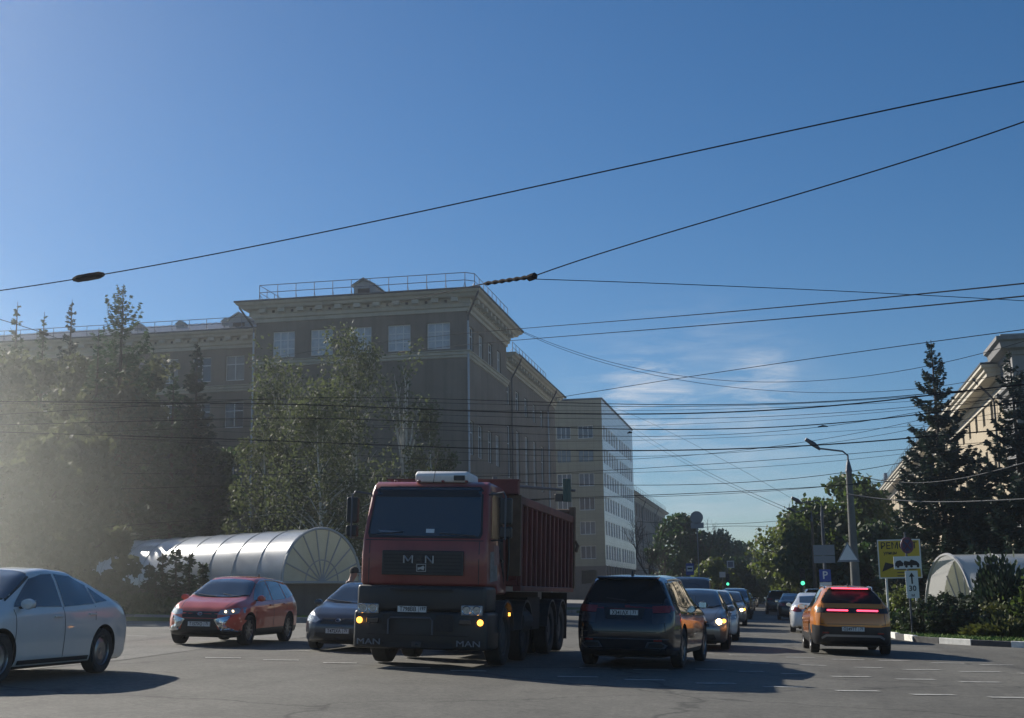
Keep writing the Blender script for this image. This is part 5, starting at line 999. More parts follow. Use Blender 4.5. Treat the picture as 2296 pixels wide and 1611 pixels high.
CRO = dict(L=4.40, W=1.76, gc=.21, R=.335, rw=.58, axles=(-1.25, 1.38), zn=.55, clad=lambda x: .36, wheel='ten',
    top=[(-2.2, .72), (-2.14, .98), (-1.98, 1.18), (-1.7, 1.42), (-1.1, 1.50), (-.3, 1.535), (.2, 1.50), (.6, 1.38), (1.22, 1.04), (1.75, .95), (2.08, .82), (2.2, .68)],
    belt=[(-2.2, .80), (-1.9, 1.02), (-.6, .99), (.5, .95), (1.2, .92), (1.8, .82), (2.2, .58)],
    side=[[(1.0, .99), (.94, 1.04), (.44, 1.35), (.12, 1.42), (-.1, 1.43), (-.1, .985)], [(-.16, .985), (-.16, 1.43), (-.85, 1.43), (-1.0, 1.40), (-1.06, 1.01)], [(-1.12, 1.02), (-1.06, 1.39), (-1.5, 1.33), (-1.72, 1.20), (-1.78, 1.10)]],
    ws=[(1.22, 0), (1.17, .44), (1.06, .68), (.44, .565), (.36, .3), (.34, 0)], rw_back=[(0, 1.06), (.56, 1.06), (.47, 1.36), (0, 1.38)],
    seams=[(1.05, .4, 1.0, .96), (-.13, .36, -.13, .98), (-1.05, .78, -1.09, 1.0)], handles=[(.05, .88), (-.9, .9)], mir=(.88, 1.03), pz=(.47, .75), fin=(-1.3, 1.52), rails=(-1.5, .35, 1.56, .60), railm='chrome',
    mpatches=[('headlight', [(.40, .68), (.44, .77), (.82, .84), (.84, .72), (.6, .66)], 'front', 'lens', .008), ('bumper_panel', [(.36, .56), (.52, .36), (.80, .34), (.86, .56), (.62, .61)], 'front', 'PANEL', .012), ('bumper_trim', [(.33, .57), (.50, .33), (.82, .31), (.80, .345), (.53, .365), (.38, .565), (.66, .625), (.64, .655)], 'front', 'chrome', .017),
              ('taillight', [(.62, .86), (.60, 1.1), (.72, 1.1), (.80, .88)], 'back', 'lred', .008)],
    patches=[('grille', [(-.40, .60), (-.42, .74), (.42, .74), (.40, .60)], 'front', 'black', .006), ('lower_grille', [(-.46, .28), (-.36, .585), (.36, .585), (.46, .28)], 'front', 'black', .007)])
SUVS = dict(L=4.70, W=1.89, gc=.22, R=.365, rw=.64, axles=(-1.32, 1.40), zn=.62, clad=lambda x: .30 + .05 * (abs(x) > 1.9), wheel='five',
    top=[(-2.35, .80), (-2.3, 1.08), (-2.14, 1.34), (-1.98, 1.58), (-1.5, 1.655), (-.5, 1.69), (.05, 1.66), (.45, 1.55), (1.15, 1.16), (1.8, 1.06), (2.2, .94), (2.35, .75)],
    belt=[(-2.35, .98), (-2.1, 1.12), (-1.0, 1.07), (.4, 1.04), (1.2, 1.03), (1.9, .92), (2.35, .65)],
    side=[[(.96, 1.10), (.9, 1.16), (.38, 1.48), (.0, 1.56), (-.18, 1.57), (-.18, 1.09)], [(-.24, 1.09), (-.24, 1.57), (-1.05, 1.55), (-1.12, 1.11)], [(-1.18, 1.12), (-1.12, 1.54), (-1.55, 1.49), (-1.82, 1.34), (-1.86, 1.20)]],
    ws=[(1.17, 0), (1.1, .5), (1.0, .74), (.36, .63), (.22, .3), (.2, 0)], rw_back=[(0, 1.16), (.68, 1.16), (.72, 1.25), (.57, 1.55), (0, 1.57)],
    seams=[(1.0, .42, .98, 1.06), (-.21, .36, -.21, 1.08), (-1.1, .85, -1.15, 1.1)], handles=[(-.02, .95), (-1.0, .97)], mir=(.84, 1.12), pz=(.55, .98), spoiler=(-1.96, 1.625, .56), mirm=M['black'], fin=(-1.45, 1.655), rails=(-1.75, .15, 1.71, .66), railm='chrome', chromeline=[(-1.86, 1.185), (-1.1, 1.105), (0, 1.085), (.98, 1.09)],
    mpatches=[('taillight', [(.52, .98), (.50, 1.10), (.84, 1.12), (.90, 1.0)], 'back', 'lred', .008), ('reversing_lamp', [(.52, .80), (.51, .965), (.86, .98), (.84, .82)], 'back', 'lens2', .007), ('exhaust_surround', [(.38, .37), (.44, .48), (.68, .48), (.78, .42), (.72, .36)], 'back', 'chrome', .012), ('exhaust_tip', [(.43, .385), (.47, .46), (.66, .46), (.73, .42), (.68, .38)], 'back', 'black', .018), ('headlight', [(.42, .80), (.46, .90), (.84, .96), (.86, .84)], 'front', 'lens', .008)],
    patches=[('rear_trim', [(-.80, .52), (-.80, .535), (.80, .535), (.80, .52)], 'back', 'steel', .010), ('number_recess', [(-.34, .86), (-.38, 1.07), (.38, 1.07), (.34, .86)], 'back', 'black', .004), ('grille', [(-.42, .60), (-.46, .86), (.46, .86), (.42, .60)], 'front', 'black', .006)], spatches=[('taillight_side', [(-2.28, 1.0), (-2.25, 1.12), (-1.98, 1.11), (-2.02, 1.03)], 'lred', .006)])
ORS = dict(L=4.53, W=1.87, gc=.22, R=.36, rw=.58, axles=(-1.30, 1.36), zn=.66, clad=lambda x: .46 + (.22 if x < -1.75 else 0), wheel='five',
    top=[(-2.26, .92), (-2.22, 1.10), (-2.02, 1.24), (-1.62, 1.50), (-1.3, 1.585), (-.5, 1.62), (.05, 1.59), (.45, 1.48), (1.15, 1.10), (1.8, 1.0), (2.12, .86), (2.26, .7)],
    belt=[(-2.26, 1.0), (-2.0, 1.12), (-1.0, 1.06), (.4, 1.0), (1.2, .98), (1.9, .86), (2.26, .6)],
    side=[[(.98, 1.04), (.9, 1.1), (.38, 1.42), (.0, 1.5), (-.18, 1.51), (-.18, 1.07)], [(-.24, 1.07), (-.24, 1.51), (-1.0, 1.49), (-1.35, 1.38), (-1.62, 1.20), (-1.5, 1.13), (-1.12, 1.09)]],
    ws=[(1.17, 0), (1.1, .48), (1.0, .7), (.36, .58), (.22, .3), (.2, 0)], rw_back=[(0, 1.20), (.64, 1.195), (.70, 1.215), (.50, 1.50), (0, 1.52)],
    seams=[(1.0, .5, .98, 1.02), (-.21, .5, -.21, 1.05), (-1.1, .85, -1.3, 1.1)], handles=[(-.02, .93), (-1.0, .96)], mir=(.86, 1.07), pz=(.5, .60), spoiler=(-1.60, 1.55, .50), gapz=.70, fin=(-1.2, 1.60), rails=(-1.35, .15, 1.655, .56), railm='chrome',
    mpatches=[('side_tail_cover', [(.62, .96), (.60, 1.06), (.78, 1.09), (.90, 1.05), (.93, 1.0), (.80, .965)], 'back', 'black', .007), ('headlight', [(.42, .74), (.46, .82), (.84, .88), (.86, .76)], 'front', 'lens', .008)],
    patches=[('light_bar_panel', [(-.66, .965), (-.66, 1.075), (.66, 1.075), (.66, .965)], 'back', 'black', .005), ('tail_light_bar', [(-.58, 1.0), (-.58, 1.035), (-.1, 1.035), (-.1, 1.0)], 'back', 'lredon', .014), ('tail_light_bar', [(.1, 1.0), (.1, 1.035), (.58, 1.035), (.58, 1.0)], 'back', 'lredon', .014),
             ('rear_skid_plate', [(-.72, .40), (-.62, .47), (.62, .47), (.72, .40), (.70, .36), (.6, .42), (-.6, .42), (-.70, .36)], 'back', 'skid', .014)])
HAT = dict(SED); HAT.update(L=4.35, W=1.74, wheel='steel', clad=lambda x: .2, top=[(-2.17, .80), (-2.1, 1.05), (-1.75, 1.3), (-1.3, 1.42), (-.2, 1.475), (.3, 1.44), (.62, 1.33), (1.2, .99), (1.7, .90), (2.05, .76), (2.17, .62)], belt=[(-2.17, .8), (-1.7, .95), (-.6, .93), (.5, .9), (1.2, .88), (1.8, .76), (2.17, .55)],
    side=SED['side'][:2], rw_top=[(-1.95, 0), (-1.9, .5), (-1.45, .5), (-1.4, 0)])
CRM = dict(CRO); M['PANEL'] = PA['red']; M['lens2'] = mat('dark_lens', (.03, .03, .035), .1, coat=1); M['skid'] = mat('skid_plate', (.30, .31, .32), .35, .6)

silver = place(make_car('silver_saloon', 'silver saloon car at the left picture edge, dusty, its front wheels out of frame', 'car', SED, PA['silver']), -10.8, 17.0, -91); silver.matrix_world = silver.matrix_world @ Matrix.Diagonal((1, 1, 1.035, 1))
red = place(make_car('red_crossover', 'red crossover estate car with roof rails in front of the plastic shelter', 'car', CRO, PA['red'], ('Т157ХО 71', None)), -12.5, 29.2, -88)
for y_, z_ in ((.56, .745), (.68, .755)): lamp_spot(red, 2.115 - .12 * (y_ > .6), y_, z_, M['lamplow'], .026)
hatch = place(make_car('dark_hatchback', 'dark grey-blue car half hidden behind the red tipper lorry, plate Т472ХА', 'car', HAT, PA['navy'], ('Т472ХА 71', None)), -9.05, 28.6, -90)
suv = place(make_car('dark_suv', 'large blue-black SUV seen from behind, right of the lorry, plate Х341АХ', 'car', SUVS, PA['darksuv'], (None, 'Х341АХ 71')), -2.52, 25.9, 85)
org = place(make_car('orange_suv', 'orange SUV with lit red light bars, seen from behind by the right kerb', 'car', ORS, PA['orange'], (None, 'О249ТТ 71')), 1.62, 34.0, 92.5)
b = MB(); b.box(-1.695, -1.672, -.42, .42, 1.522, 1.546); b.build('high_brake_light', M['lredon'], org)
dsed = place(make_car('dark_saloon', 'dark grey saloon facing the camera with one bright headlamp, just right of the big SUV', 'car', SED, PA['grey'], ('Х177СС 71', None)), -2.05, 34.4, -89)
lamp_spot(dsed, 2.13, .62, .68, M['lampon'], .075); lamp_spot(dsed, 2.03, .74, .70, M['amber'], .05)
for p_ in [dsed]:
    q = [c for c in p_.children if c.name.startswith('headlight')]
def dup(src, x, y, deg, label, pm=None, group=None, dz=0):
    c = copy_tree(src); c['label'] = label
    if group: c['group'] = group
    elif 'group' in c: del c['group']
    if pm:
        for ch in c.children:
            if ch.name.split('.')[0] == 'body': ch.material_slots[0].link = 'OBJECT'; ch.material_slots[0].material = pm
            if ch.name.split('.')[0] in ('side_mirror', 'door_handle'): ch.material_slots[0].link = 'OBJECT'; ch.material_slots[0].material = pm
    for ch in list(c.children):
        if ch.name.split('.')[0] == 'licence_plate' and y > 45:
            for g_ in list(ch.children): bpy.data.objects.remove(g_)
    c.matrix_world = groundmat(x, y, deg, dz); c.name = src.name.split('.')[0]; return c
def kindname(c, n):
    c.name = n
    if 'lit headlamp' not in c['label']:
        for ch in list(c.children):
            if ch.name.split('.')[0] == 'lamp_bulb': bpy.data.objects.remove(ch)
    return c
G1 = 'cars queuing towards the camera'
kindname(dup(dsed, -2.0, 41.2, -89, 'silver-grey saloon showing only its roof and right pillar behind the dark grey saloon', PA['silver'], G1), 'grey_saloon')
kindname(dup(dsed, -2.15, 60, -89, 'blue-grey saloon with one small lit headlamp, behind the dark van', PA['bluegrey'], G1), 'saloon_car')
kindname(dup(suv, -2.3, 76, -90, 'dark SUV with a sunlit roof in the oncoming queue, behind the blue-grey saloon', PA['black'], G1), 'distant_suv')
kindname(dup(dsed, -2.4, 92, -90, 'far small pale saloon in the oncoming queue', PA['white'], G1), 'saloon_car'); kindname(dup(hatch, -2.6, 112, -90, 'far small dark hatchback in the oncoming queue', PA['navy'], G1), 'distant_hatchback'); kindname(dup(dsed, -2.8, 150, -90, 'farthest visible car coming down the street', PA['silver'], G1), 'saloon_car')
G2 = 'cars driving away up the street'
M_w = kindname(dup(silver, 1.35, 51.5, 89, 'silver-white saloon seen from behind left of the orange SUV, with red rear lamps', PA['white'], G2), 'white_saloon')
kindname(dup(hatch, 1.85, 43.4, 91.5, 'mid-grey hatchback squeezed between the white saloon and the orange SUV', PA['greymid'], G2), 'grey_hatchback')
kindname(dup(suv, .2, 96, 90, 'black SUV ahead of the white saloon, seen from behind', PA['black'], G2), 'distant_suv')
kindname(dup(suv, 1.9, 61, 90, 'blue-grey SUV just ahead of the white saloon, only its roof showing', PA['bluegrey'], G2), 'distant_suv')
kindname(dup(silver, .9, 76, 90, 'dark car farther ahead in the right-hand queue', PA['black'], G2), 'saloon_car'); kindname(dup(hatch, .1, 108, 90, 'small dark hatchback far ahead in the right-hand queue', PA['navy'], G2), 'distant_hatchback'); kindname(dup(silver, 3.0, 128, 90, 'small pale car parked far ahead by the right kerb', PA['silver'], G2), 'saloon_car')
# dark van behind the grey saloons
VAN = dict(SUVS); VAN.update(L=5.0, W=1.95, rw=.78, gc=.2, axles=(-1.5, 1.55), top=[(-2.5, .9), (-2.46, 1.6), (-2.35, 1.9), (-1.0, 1.98), (.7, 1.97), (1.0, 1.88), (1.75, 1.2), (2.3, 1.0), (2.5, .7)], belt=[(-2.5, 1.1), (0, 1.12), (1.6, 1.1), (2.2, .9), (2.5, .6)],
    side=[[(1.5, 1.2), (.95, 1.74), (.5, 1.82), (.4, 1.18)], [(.32, 1.18), (.4, 1.82), (-.9, 1.84), (-.9, 1.18)], [(-.98, 1.18), (-.98, 1.84), (-2.1, 1.8), (-2.1, 1.2)]], ws=[(1.75, 0), (1.68, .55), (1.5, .8), (.98, .74), (.96, 0)], rw_back=[(0, 1.2), (.7, 1.2), (.66, 1.75), (0, 1.78)], seams=[(1.3, .5, 1.3, 1.1), (.35, .4, .35, 1.15), (-.94, .4, -.94, 1.15)], handles=[(.5, 1.0), (-.8, 1.0)], mir=(1.25, 1.25), pz=(.5, .9), fin=None, rails=(-1.9, .5, 2.03, .7), chromeline=None, patches=SUVS['patches'][2:], spatches=[])
van = place(make_car('dark_van', 'dark minivan with a shiny roof behind the grey saloons', 'van', VAN, PA['black']), -3.3, 52, -90)

# ------------------------------------------------------------------ red tipper lorry
K = empty('tipper_lorry', label='red tipper lorry with ribbed body and white roof cooling unit, facing the camera', cat='lorry')
dred = mat('lorry_red', (.27, .045, .036), .42, .0, var=.16, vs=1.6, coat=.4); bred = mat('body_red', (.16, .034, .03), .62, var=.28, vs=1.3, bump=.1); dgrey = mat('grey_mudguard', (.035, .04, .045), .6, var=.2, vs=4); putty = mat('bare_panel', (.30, .25, .22), .8, var=.4, vs=7)
weathered(dred, .35); weathered(bred, .5); weathered(putty, .4); hwc = 1.13; CXs = lambda pts: pts
cab = MB(); cab.prism([(-.02, 1.38), (.0, 1.9), (-.04, 2.22), (-.30, 3.02), (-.42, 3.17), (-.62, 3.22), (-1.75, 3.20), (-1.82, 3.1), (-1.82, 1.25), (-1.0, 1.25), (-.9, 1.38)], -hwc, hwc, 'y')
cm2 = bevelled(cab.mesh('cab', dred), .11, 4, 30)
for v in cm2.vertices:                                   # the cab narrows a little towards the roof
    k = max(0, v.co.z - 2.2) * .06; v.co.y *= 1 - k
    if v.co.x > -.5: v.co.x -= .09 * (v.co.y / hwc) ** 4
sharp(cm2, 40); cabo = link('cab', cm2, K); bmc = bmesh.new(); bmc.from_mesh(cm2); bvc = BVHTree.FromBMesh(bmc); bmc.free()
P_ = lambda nm, q, ax, m_, off=.006, par=K: patch(bvc, nm, q, ax, m_, par, off, .12)
ws = P_('windscreen', [(-.96, 2.235), (-1.0, 2.30), (-.955, 3.03), (-.90, 3.09), (.90, 3.09), (.955, 3.03), (1.0, 2.30), (.96, 2.235)], 'front', M['cglass'], .010)
P_('windscreen_seal', [(-1.0, 2.20), (-1.035, 2.28), (-.985, 3.05), (-.92, 3.12), (.92, 3.12), (.985, 3.05), (1.035, 2.28), (1.0, 2.20)], 'front', M['black'], .005)
P_('sun_strip', [(-.95, 2.93), (-.94, 3.06), (.94, 3.06), (.95, 2.93)], 'front', M['black'], .014)
P_('bonnet_gap', [(-1.06, 2.155), (-1.06, 2.17), (1.06, 2.17), (1.06, 2.155)], 'front', M['black'], .004)
for s_ in (-1, 1): P_('panel_gap', [(s_ * .985, 1.42), (s_ * .985 + .012, 1.42), (s_ * .985 + .012, 2.15), (s_ * .985, 2.15)], 'front', M['black'], .004)
gr = MB(); gr.box(0, .03, -.70, .76, 1.56, 1.98); gm_ = bevelled(gr.mesh('grille', M['black']), .03, 2); go = link('grille', gm_, K); go.location = (-.02, -.02, 0); sl2 = MB()
for i in range(6): sl2.box(.0, .022, -.66, .72, 1.60 + i * .06, 1.62 + i * .06)
sl2.build('grille_slat', M['rubber'], go).location = (.012, 0, 0)
fx = facing
_l = MB(); [_l.tube([(.045, -.30 + .15 * a, 1.765 + .13 * c), (.045, -.30 + .15 * d, 1.765 + .13 * e)], .0135, 4) for a, c, d, e in ((0, 0, 0, 1), (0, 1, .5, .25), (.5, .25, 1, 1), (1, 1, 1, 0))]; _l.build('lettering', M['dullch'], go); _l = MB(); [_l.tube([(.045, .09 + .13 * a, 1.765 + .13 * c), (.045, .09 + .13 * d, 1.765 + .13 * e)], .0135, 4) for a, c, d, e in ((0, 0, 0, 1), (0, 1, 1, 0), (1, 0, 1, 1))]; _l.build('lettering', M['dullch'], go); text('A', .155, M['black'], go, fx((.042, -.04, 1.83), (0, 1, 0)), ext=.003, sx=1.25, bold=.006)
em = MB()
for a, c, d, e in ((-.07, .10, 1.74, 1.75), (-.07, .10, 1.62, 1.63), (-.07, -.06, 1.63, 1.74), (.09, .10, 1.63, 1.74)): em.box(.035, .045, a, c, d, e)
em.add([(.044, -.045, 1.645), (.044, .0, 1.665), (.044, .06, 1.645), (.044, .075, 1.70), (.044, .05, 1.725), (.044, .01, 1.70), (.044, -.05, 1.69)], [tuple(range(7))]); em.build('lion_badge', M['dullch'], go)
text('V8', .06, M['chrome'], K, fx((-.02 + .03, .0, 2.02), (0, 1, 0)), ext=.002) if False else None
P_('dash_card', [(.02, 2.29), (.02, 2.36), (.17, 2.36), (.17, 2.29)], 'front', M['signw'], .013); P_('dash_card', [(-.82, 2.30), (-.86, 2.335), (-.42, 2.31), (-.45, 2.285)], 'front', M['signback'], .013)
# side glass, doors, bare patches
for ax, sg in (('left', 1), ('right', -1)):
    P_('side_window', [(-.40, 2.22), (-.62, 2.95), (-.75, 3.0), (-1.45, 3.0), (-1.5, 2.2)], ax, M['sideglass'], .006); P_('door_gap', [(-.30, 1.42), (-.30, 2.2), (-.54, 3.04), (-1.56, 3.06), (-1.56, 1.42), (-1.575, 1.42), (-1.575, 3.075), (-.53, 3.055), (-.285, 2.2), (-.285, 1.42)], ax, M['black'], .004)
P_('bare_panel', [(-.34, 1.46), (-.34, 1.98), (-.95, 2.02), (-1.0, 1.5)], 'left', putty, .004); P_('bare_panel', [(-.70, 1.75), (-.68, 2.12), (-1.15, 2.12), (-1.2, 1.8)], 'left', mat('primer', (.33, .17, .14), .8, var=.3, vs=8), .005)
b = MB(); b.cbox((-1.3, 1.15, 1.85), (.2, .03, .05)); b.build('door_handle', M['black'], K)
for i in (-.65, -.22, .22, .65): b = MB(); b.cbox((-.44, i, 3.22), (.08, .05, .035)); b.build('marker_lamp', dred, K, bevel=(.01, 1))
# cooling unit
b = MB(); b.prism([(-.55, 3.24), (-.5, 3.37), (-.6, 3.44), (-1.4, 3.42), (-1.45, 3.24)], -.48, .48, 'y'); o = b.build('roof_cooling_unit', M['white'], K, 40, bevel=(.035, 3)); o.location = (0, .16, -.03); b = MB(); b.box(-.512, -.50, .24, .44, 3.27, 3.36); b.build('vent', M['black'], o)
b = MB(); b.tube([(-.45, .04, 3.2), (-.3, .16, 3.75)], .006, 4); b.build('aerial', M['black'], K)
# bumper
b = MB(); b.box(-.75, .10, -1.15, 1.15, .95, 1.385); b.box(-.8, .14, -1.19, 1.19, .31, .95); bp = bevelled(b.mesh('bumper', M['black']), .06, 3)
for v in bp.vertices: v.co.x -= .16 * (abs(v.co.y) / 1.25) ** 5
sharp(bp, 40); bpo = link('bumper', bp, K)
b = MB(); b.box(-.1, .112, -.52, .58, 1.30, 1.33); b.box(.14, .15, -.9, .9, .545, .56); b.build('bumper_trim', M['rubber'], bpo)
for sg in (-1, 1):
    o = MB(); o.box(.06, .125, -.19, .19, -.085, .085); oo = o.build('headlight', M['lens'], K, bevel=(.02, 2)); oo.location = (-.045, sg * .92, .98); 
    for k in (-.09, .09): q = MB(); q.lathe([(.0, .10), (.045, .112), (.075, .132), (.08, .126)], (0, 0, 0), 'x', 18); q.build('reflector', M['chrome'], oo).location = (.0, k, 0)
    q = MB(); q.box(.08, .12, -.11, .11, -.04, .05); q.build('fog_lamp', M['lens2'], K, bevel=(.01, 1)).location = (-.0, sg * .82, .78)
    q = MB(); q.lathe([(0, .10), (.04, .095), (.055, .07)], (0, 0, 0), 'x', 14); q.build('indicator', M['amber'], K).location = (-.015, sg * 1.07, .78)
    text('MAN', .14, M['signback'], K, fx((.10, sg * .88, .42), (0, 1, -.0)), ext=.012, sx=1.4)
o = MB(); o.box(-.04, .04, -.03, .03, -.03, .03); o.build('side_marker', M['amber'], K).location = (-1.75, 1.19, .9)
plate_on(K, .145, .985, 'Т798ВВ 197', True, -.11)
b = MB(); b.tube([(.16, -.52, .56), (.17, -.52, .80), (.17, -.48, .84), (.17, .22, .84), (.17, .26, .80), (.16, .26, .56)], .016, 8); b.build('guard_frame', M['steel'], K)
for q_ in ([(.06, -.95, 2.24), (.0, -.35, 2.30)], [(.06, .95, 2.24), (.0, .3, 2.28)]): b = MB(); b.tube(q_, .012, 5); b.build('wiper', M['black'], K)
for i, (y_, z_, w__, h__) in enumerate([(-.83, 2.62, .24, .52), (-.12, 2.32, .14, .09)]): pass
# steps, bumper slots, tow eye, side ladder
b = MB(); [b.box(.145, .150, y0, y1, z0, z1) for y0, y1, z0, z1 in ((-.62, -.50, .62, .90), (.32, .62, .62, .90), (-.62, .62, .34, .42))]; b.build('bumper_slot', M['rubber'], bpo)
b = MB(); b.box(.145, .19, -.09, .07, .36, .44); b.tube([(.18, -.04, .40), (.24, -.01, .40), (.18, .02, .40)], .012, 5); b.build('tow_eye', M['steelrim'], bpo)
for sg in (-1, 1):
    b = MB(); b.box(-.72, -.35, sg * 1.10 - .05, sg * 1.10 + .05, .52, .58); b.box(-.72, -.35, sg * 1.12 - .05, sg * 1.12 + .05, .88, .94); b.box(-.74, -.70, sg * 1.08 - .04, sg * 1.08 + .04, .45, 1.3); b.build('cab_step', M['steelrim'], K)
    b = MB(); b.tube([(-1.72, sg * 1.16, 1.5), (-1.70, sg * 1.19, 1.9), (-1.72, sg * 1.16, 2.5)], .015, 6); b.build('grab_handle', M['black'], K)
b = MB(); b.tube([(-1.86, .3, 1.2), (-1.95, .35, 1.9), (-2.0, .2, 2.3)], .03, 6); b.tube([(-1.9, .85, .9), (-1.9, .85, 3.05), (-1.96, .85, 3.2)], .065, 9); b.build('exhaust_stack', M['steelrim'], K)
# mirrors
for sg in (-1, 1):
    b = MB(); b.tube([(-.42, sg * 1.05, 2.98), (-.30, sg * 1.36, 3.02), (-.28, sg * 1.40, 2.95), (-.28, sg * 1.40, 2.2), (-.42, sg * 1.12, 2.18)], .018, 7); b.build('mirror_bracket', M['steel'], K)
    b = MB(); b.box(-.40, -.28, sg * 1.40 - .11, sg * 1.40 + .11, 2.46, 2.92); b.box(-.40, -.28, sg * 1.40 - .11, sg * 1.40 + .11, 2.22, 2.42); o = b.build('side_mirror', M['black'], K, bevel=(.035, 3)); g_ = MB(); g_.box(-.405, -.402, sg * 1.40 - .09, sg * 1.40 + .09, 2.49, 2.89); g_.build('mirror_glass', M['chrome'], o)
# chassis, wheels, mudguards
b = MB(); b.box(-8.6, -.6, -.48, -.36, .78, 1.08); b.box(-8.6, -.6, .36, .48, .78, 1.08); 
for x_ in (-2.2, -4.0, -6.0, -7.9): b.box(x_, x_ + .15, -.4, .4, .8, 1.04)
b.build('chassis', M['black'], K); b = MB(); b.box(-1.9, -.9, .75, 1.2, .45, .95) if False else b.tube([(-3.0, .98, .75), (-3.9, .98, .75)], .28, 18); b.build('fuel_tank', M['steelrim'], K)
for x_ in (-1.45, -3.35, -6.3, -7.72):
    for sg in (-1, 1):
        for off in ((0,) if x_ > -4 else (0, .33)): [setattr(ch_.material_slots[0], 'link', 'OBJECT') or setattr(ch_.material_slots[0], 'material', M['steelrim']) for ch_ in add_wheel(K, x_, sg * (1.05 - off), .52, .3, 'steel').children]
        b = MB(); N = 10; A = [(x_ + .64 * math.cos(math.pi * (.04 + .92 * i / N)), .52 + .64 * math.sin(math.pi * (.04 + .92 * i / N))) for i in range(N + 1)]; A2 = [(x_ + .60 * math.cos(math.pi * (.04 + .92 * i / N)), .52 + .60 * math.sin(math.pi * (.04 + .92 * i / N))) for i in range(N + 1)]
        b.prism(A + A2[::-1], sg * 1.02 - .22, sg * 1.02 + .22, 'y'); b.build('mudguard', dgrey, K)
b = MB(); b.box(-8.5, -2.3, -.52, .52, 1.09, 1.30); b.box(-5.6, -4.2, .55, 1.08, .55, 1.2); b.box(-5.6, -4.2, -1.08, -.55, .55, 1.2); b.build('underbed_shade_box', M['rubber'], K)  # subframe and dark boxes added to stand in for shade below the bed
for sg in (-1, 1): b = MB(); b.box(-8.56, -8.53, sg * .9 - .3, sg * .9 + .3, .25, 1.3); b.build('mud_flap', M['rubber'], K)  # flaps added to close the shaded gap behind the rear wheels
# tipper body
X0, X1, zb_, zt_ = -2.15, -8.7, 1.42, 2.93; t_ = .06
b = MB(); b.box(X1, X0, -1.25, 1.25, zb_, zb_ + .1); b.box(X0 - .08, X0, -1.25, 1.25, zb_ + .1, zt_ + .25); b.box(X1, X1 + .07, -1.25, 1.25, zb_ + .1, zt_ - .1)
for sg in (-1, 1):
    y0, y1 = sorted((sg * 1.25, sg * 1.19)); b.box(X1 + .07, X0 - .08, y0, y1, zb_ + .1, zt_); y0, y1 = sorted((sg * 1.18, sg * 1.33)); b.box(X1, X0, y0, y1, zt_, zt_ + .16); b.box(X1, X0, y0, y1, zb_ - .1, zb_ - .002)
    n = 12
    for i in range(n + 1):
        x_ = X0 - .1 - (X0 - X1 - .25) * i / n; y0, y1 = sorted((sg * 1.251, sg * 1.325)); b.box(x_ - .05, x_ + .05, y0, y1, zb_, zt_ - .002)
b.build('tipper_body', bred, K, bevel=(.012, 1))
b = MB(); b.box(-1.95, X0 - .002, -1.2, 1.28, 3.12, 3.36); b.box(-1.95, X0, -1.28, 1.30, 3.362, 3.39); b.build('headboard', bred, K)
b = MB(); b.box(X0 + .01, X0 + .1, 1.1, 1.33, 1.6, 3.1); b.build('front_post', M['rust'], K)
b = MB(); b.box(X1 - .06, X1 + .10, 1.22, 1.36, 1.4, 3.30); b.box(X1 - .06, X1 + .10, -1.36, -1.22, 1.4, 3.30); b.tube([(X1, -1.3, 3.2), (X1, 1.34, 3.2)], .06, 8); b.tube([(X1 + .02, 1.36, 2.5), (X1 - .02, 1.42, 2.4), (X1, 1.38, 2.25)], .04, 7); b.build('tailgate_hinge', M['rust'], K)
place(K, -6.03, 21.9, -90)

# ------------------------------------------------------------------ person behind the dark hatchback
def skin_body(J, E_, Rd, m, name, parent=None, sub=2):
    me = bpy.data.meshes.new(name); me.from_pydata(J, E_, []); o = bpy.data.objects.new('tmp', me); COL.objects.link(o); sk = o.modifiers.new('s', 'SKIN'); su = o.modifiers.new('u', 'SUBSURF'); su.levels = sub; su.render_levels = sub
    lay = me.skin_vertices[0].data if me.skin_vertices else None
    if lay is None:
        bpy.context.view_layer.objects.active = o; o.select_set(True); bpy.ops.mesh.customdata_skin_add(); lay = me.skin_vertices[0].data
    for i, r in enumerate(Rd): lay[i].radius = r if hasattr(r, '__len__') else (r, r)
    lay[0].use_root = True; dg = bpy.context.evaluated_depsgraph_get(); dg.update(); out = bpy.data.meshes.new_from_object(o.evaluated_get(dg)); bpy.data.objects.remove(o); out.materials.clear(); out.materials.append(m); out.shade_smooth(); return link(name, out, parent)
pp_ = at(776, 1270, 31.6); pg = zg(pp_.x, 31.6); pr_ = empty('person', (pp_.x, 31.6, pg), R(15), label='person in a brown patterned jacket and dark cap, stooping behind the dark hatchback', cat='person')
J = [(0, 0, .95), (.04, 0, 1.15), (.09, 0, 1.38), (.13, 0, 1.5), (.19, 0, 1.62), (.22, 0, 1.72), (0, -.1, .88), (.03, -.11, .5), (-.03, -.12, .09), (.12, -.12, .04), (0, .1, .88), (.05, .11, .5), (-.02, .12, .09), (.13, .12, .04), (.09, -.19, 1.42), (.04, -.26, 1.15), (.16, -.22, .93), (.09, .19, 1.42), (.05, .27, 1.15), (.18, .24, .93)]
E_ = [(0, 1), (1, 2), (2, 3), (3, 4), (4, 5), (0, 6), (6, 7), (7, 8), (8, 9), (0, 10), (10, 11), (11, 12), (12, 13), (2, 14), (14, 15), (15, 16), (2, 17), (17, 18), (18, 19)]
Rd = [(.14, .11), (.13, .1), (.16, .11), .06, (.085, .1), (.075, .09), .085, .06, .04, (.04, .04), .085, .06, .04, (.04, .04), .06, .045, .03, .06, .045, .03]
hands = [(16, -1), (19, 1)]
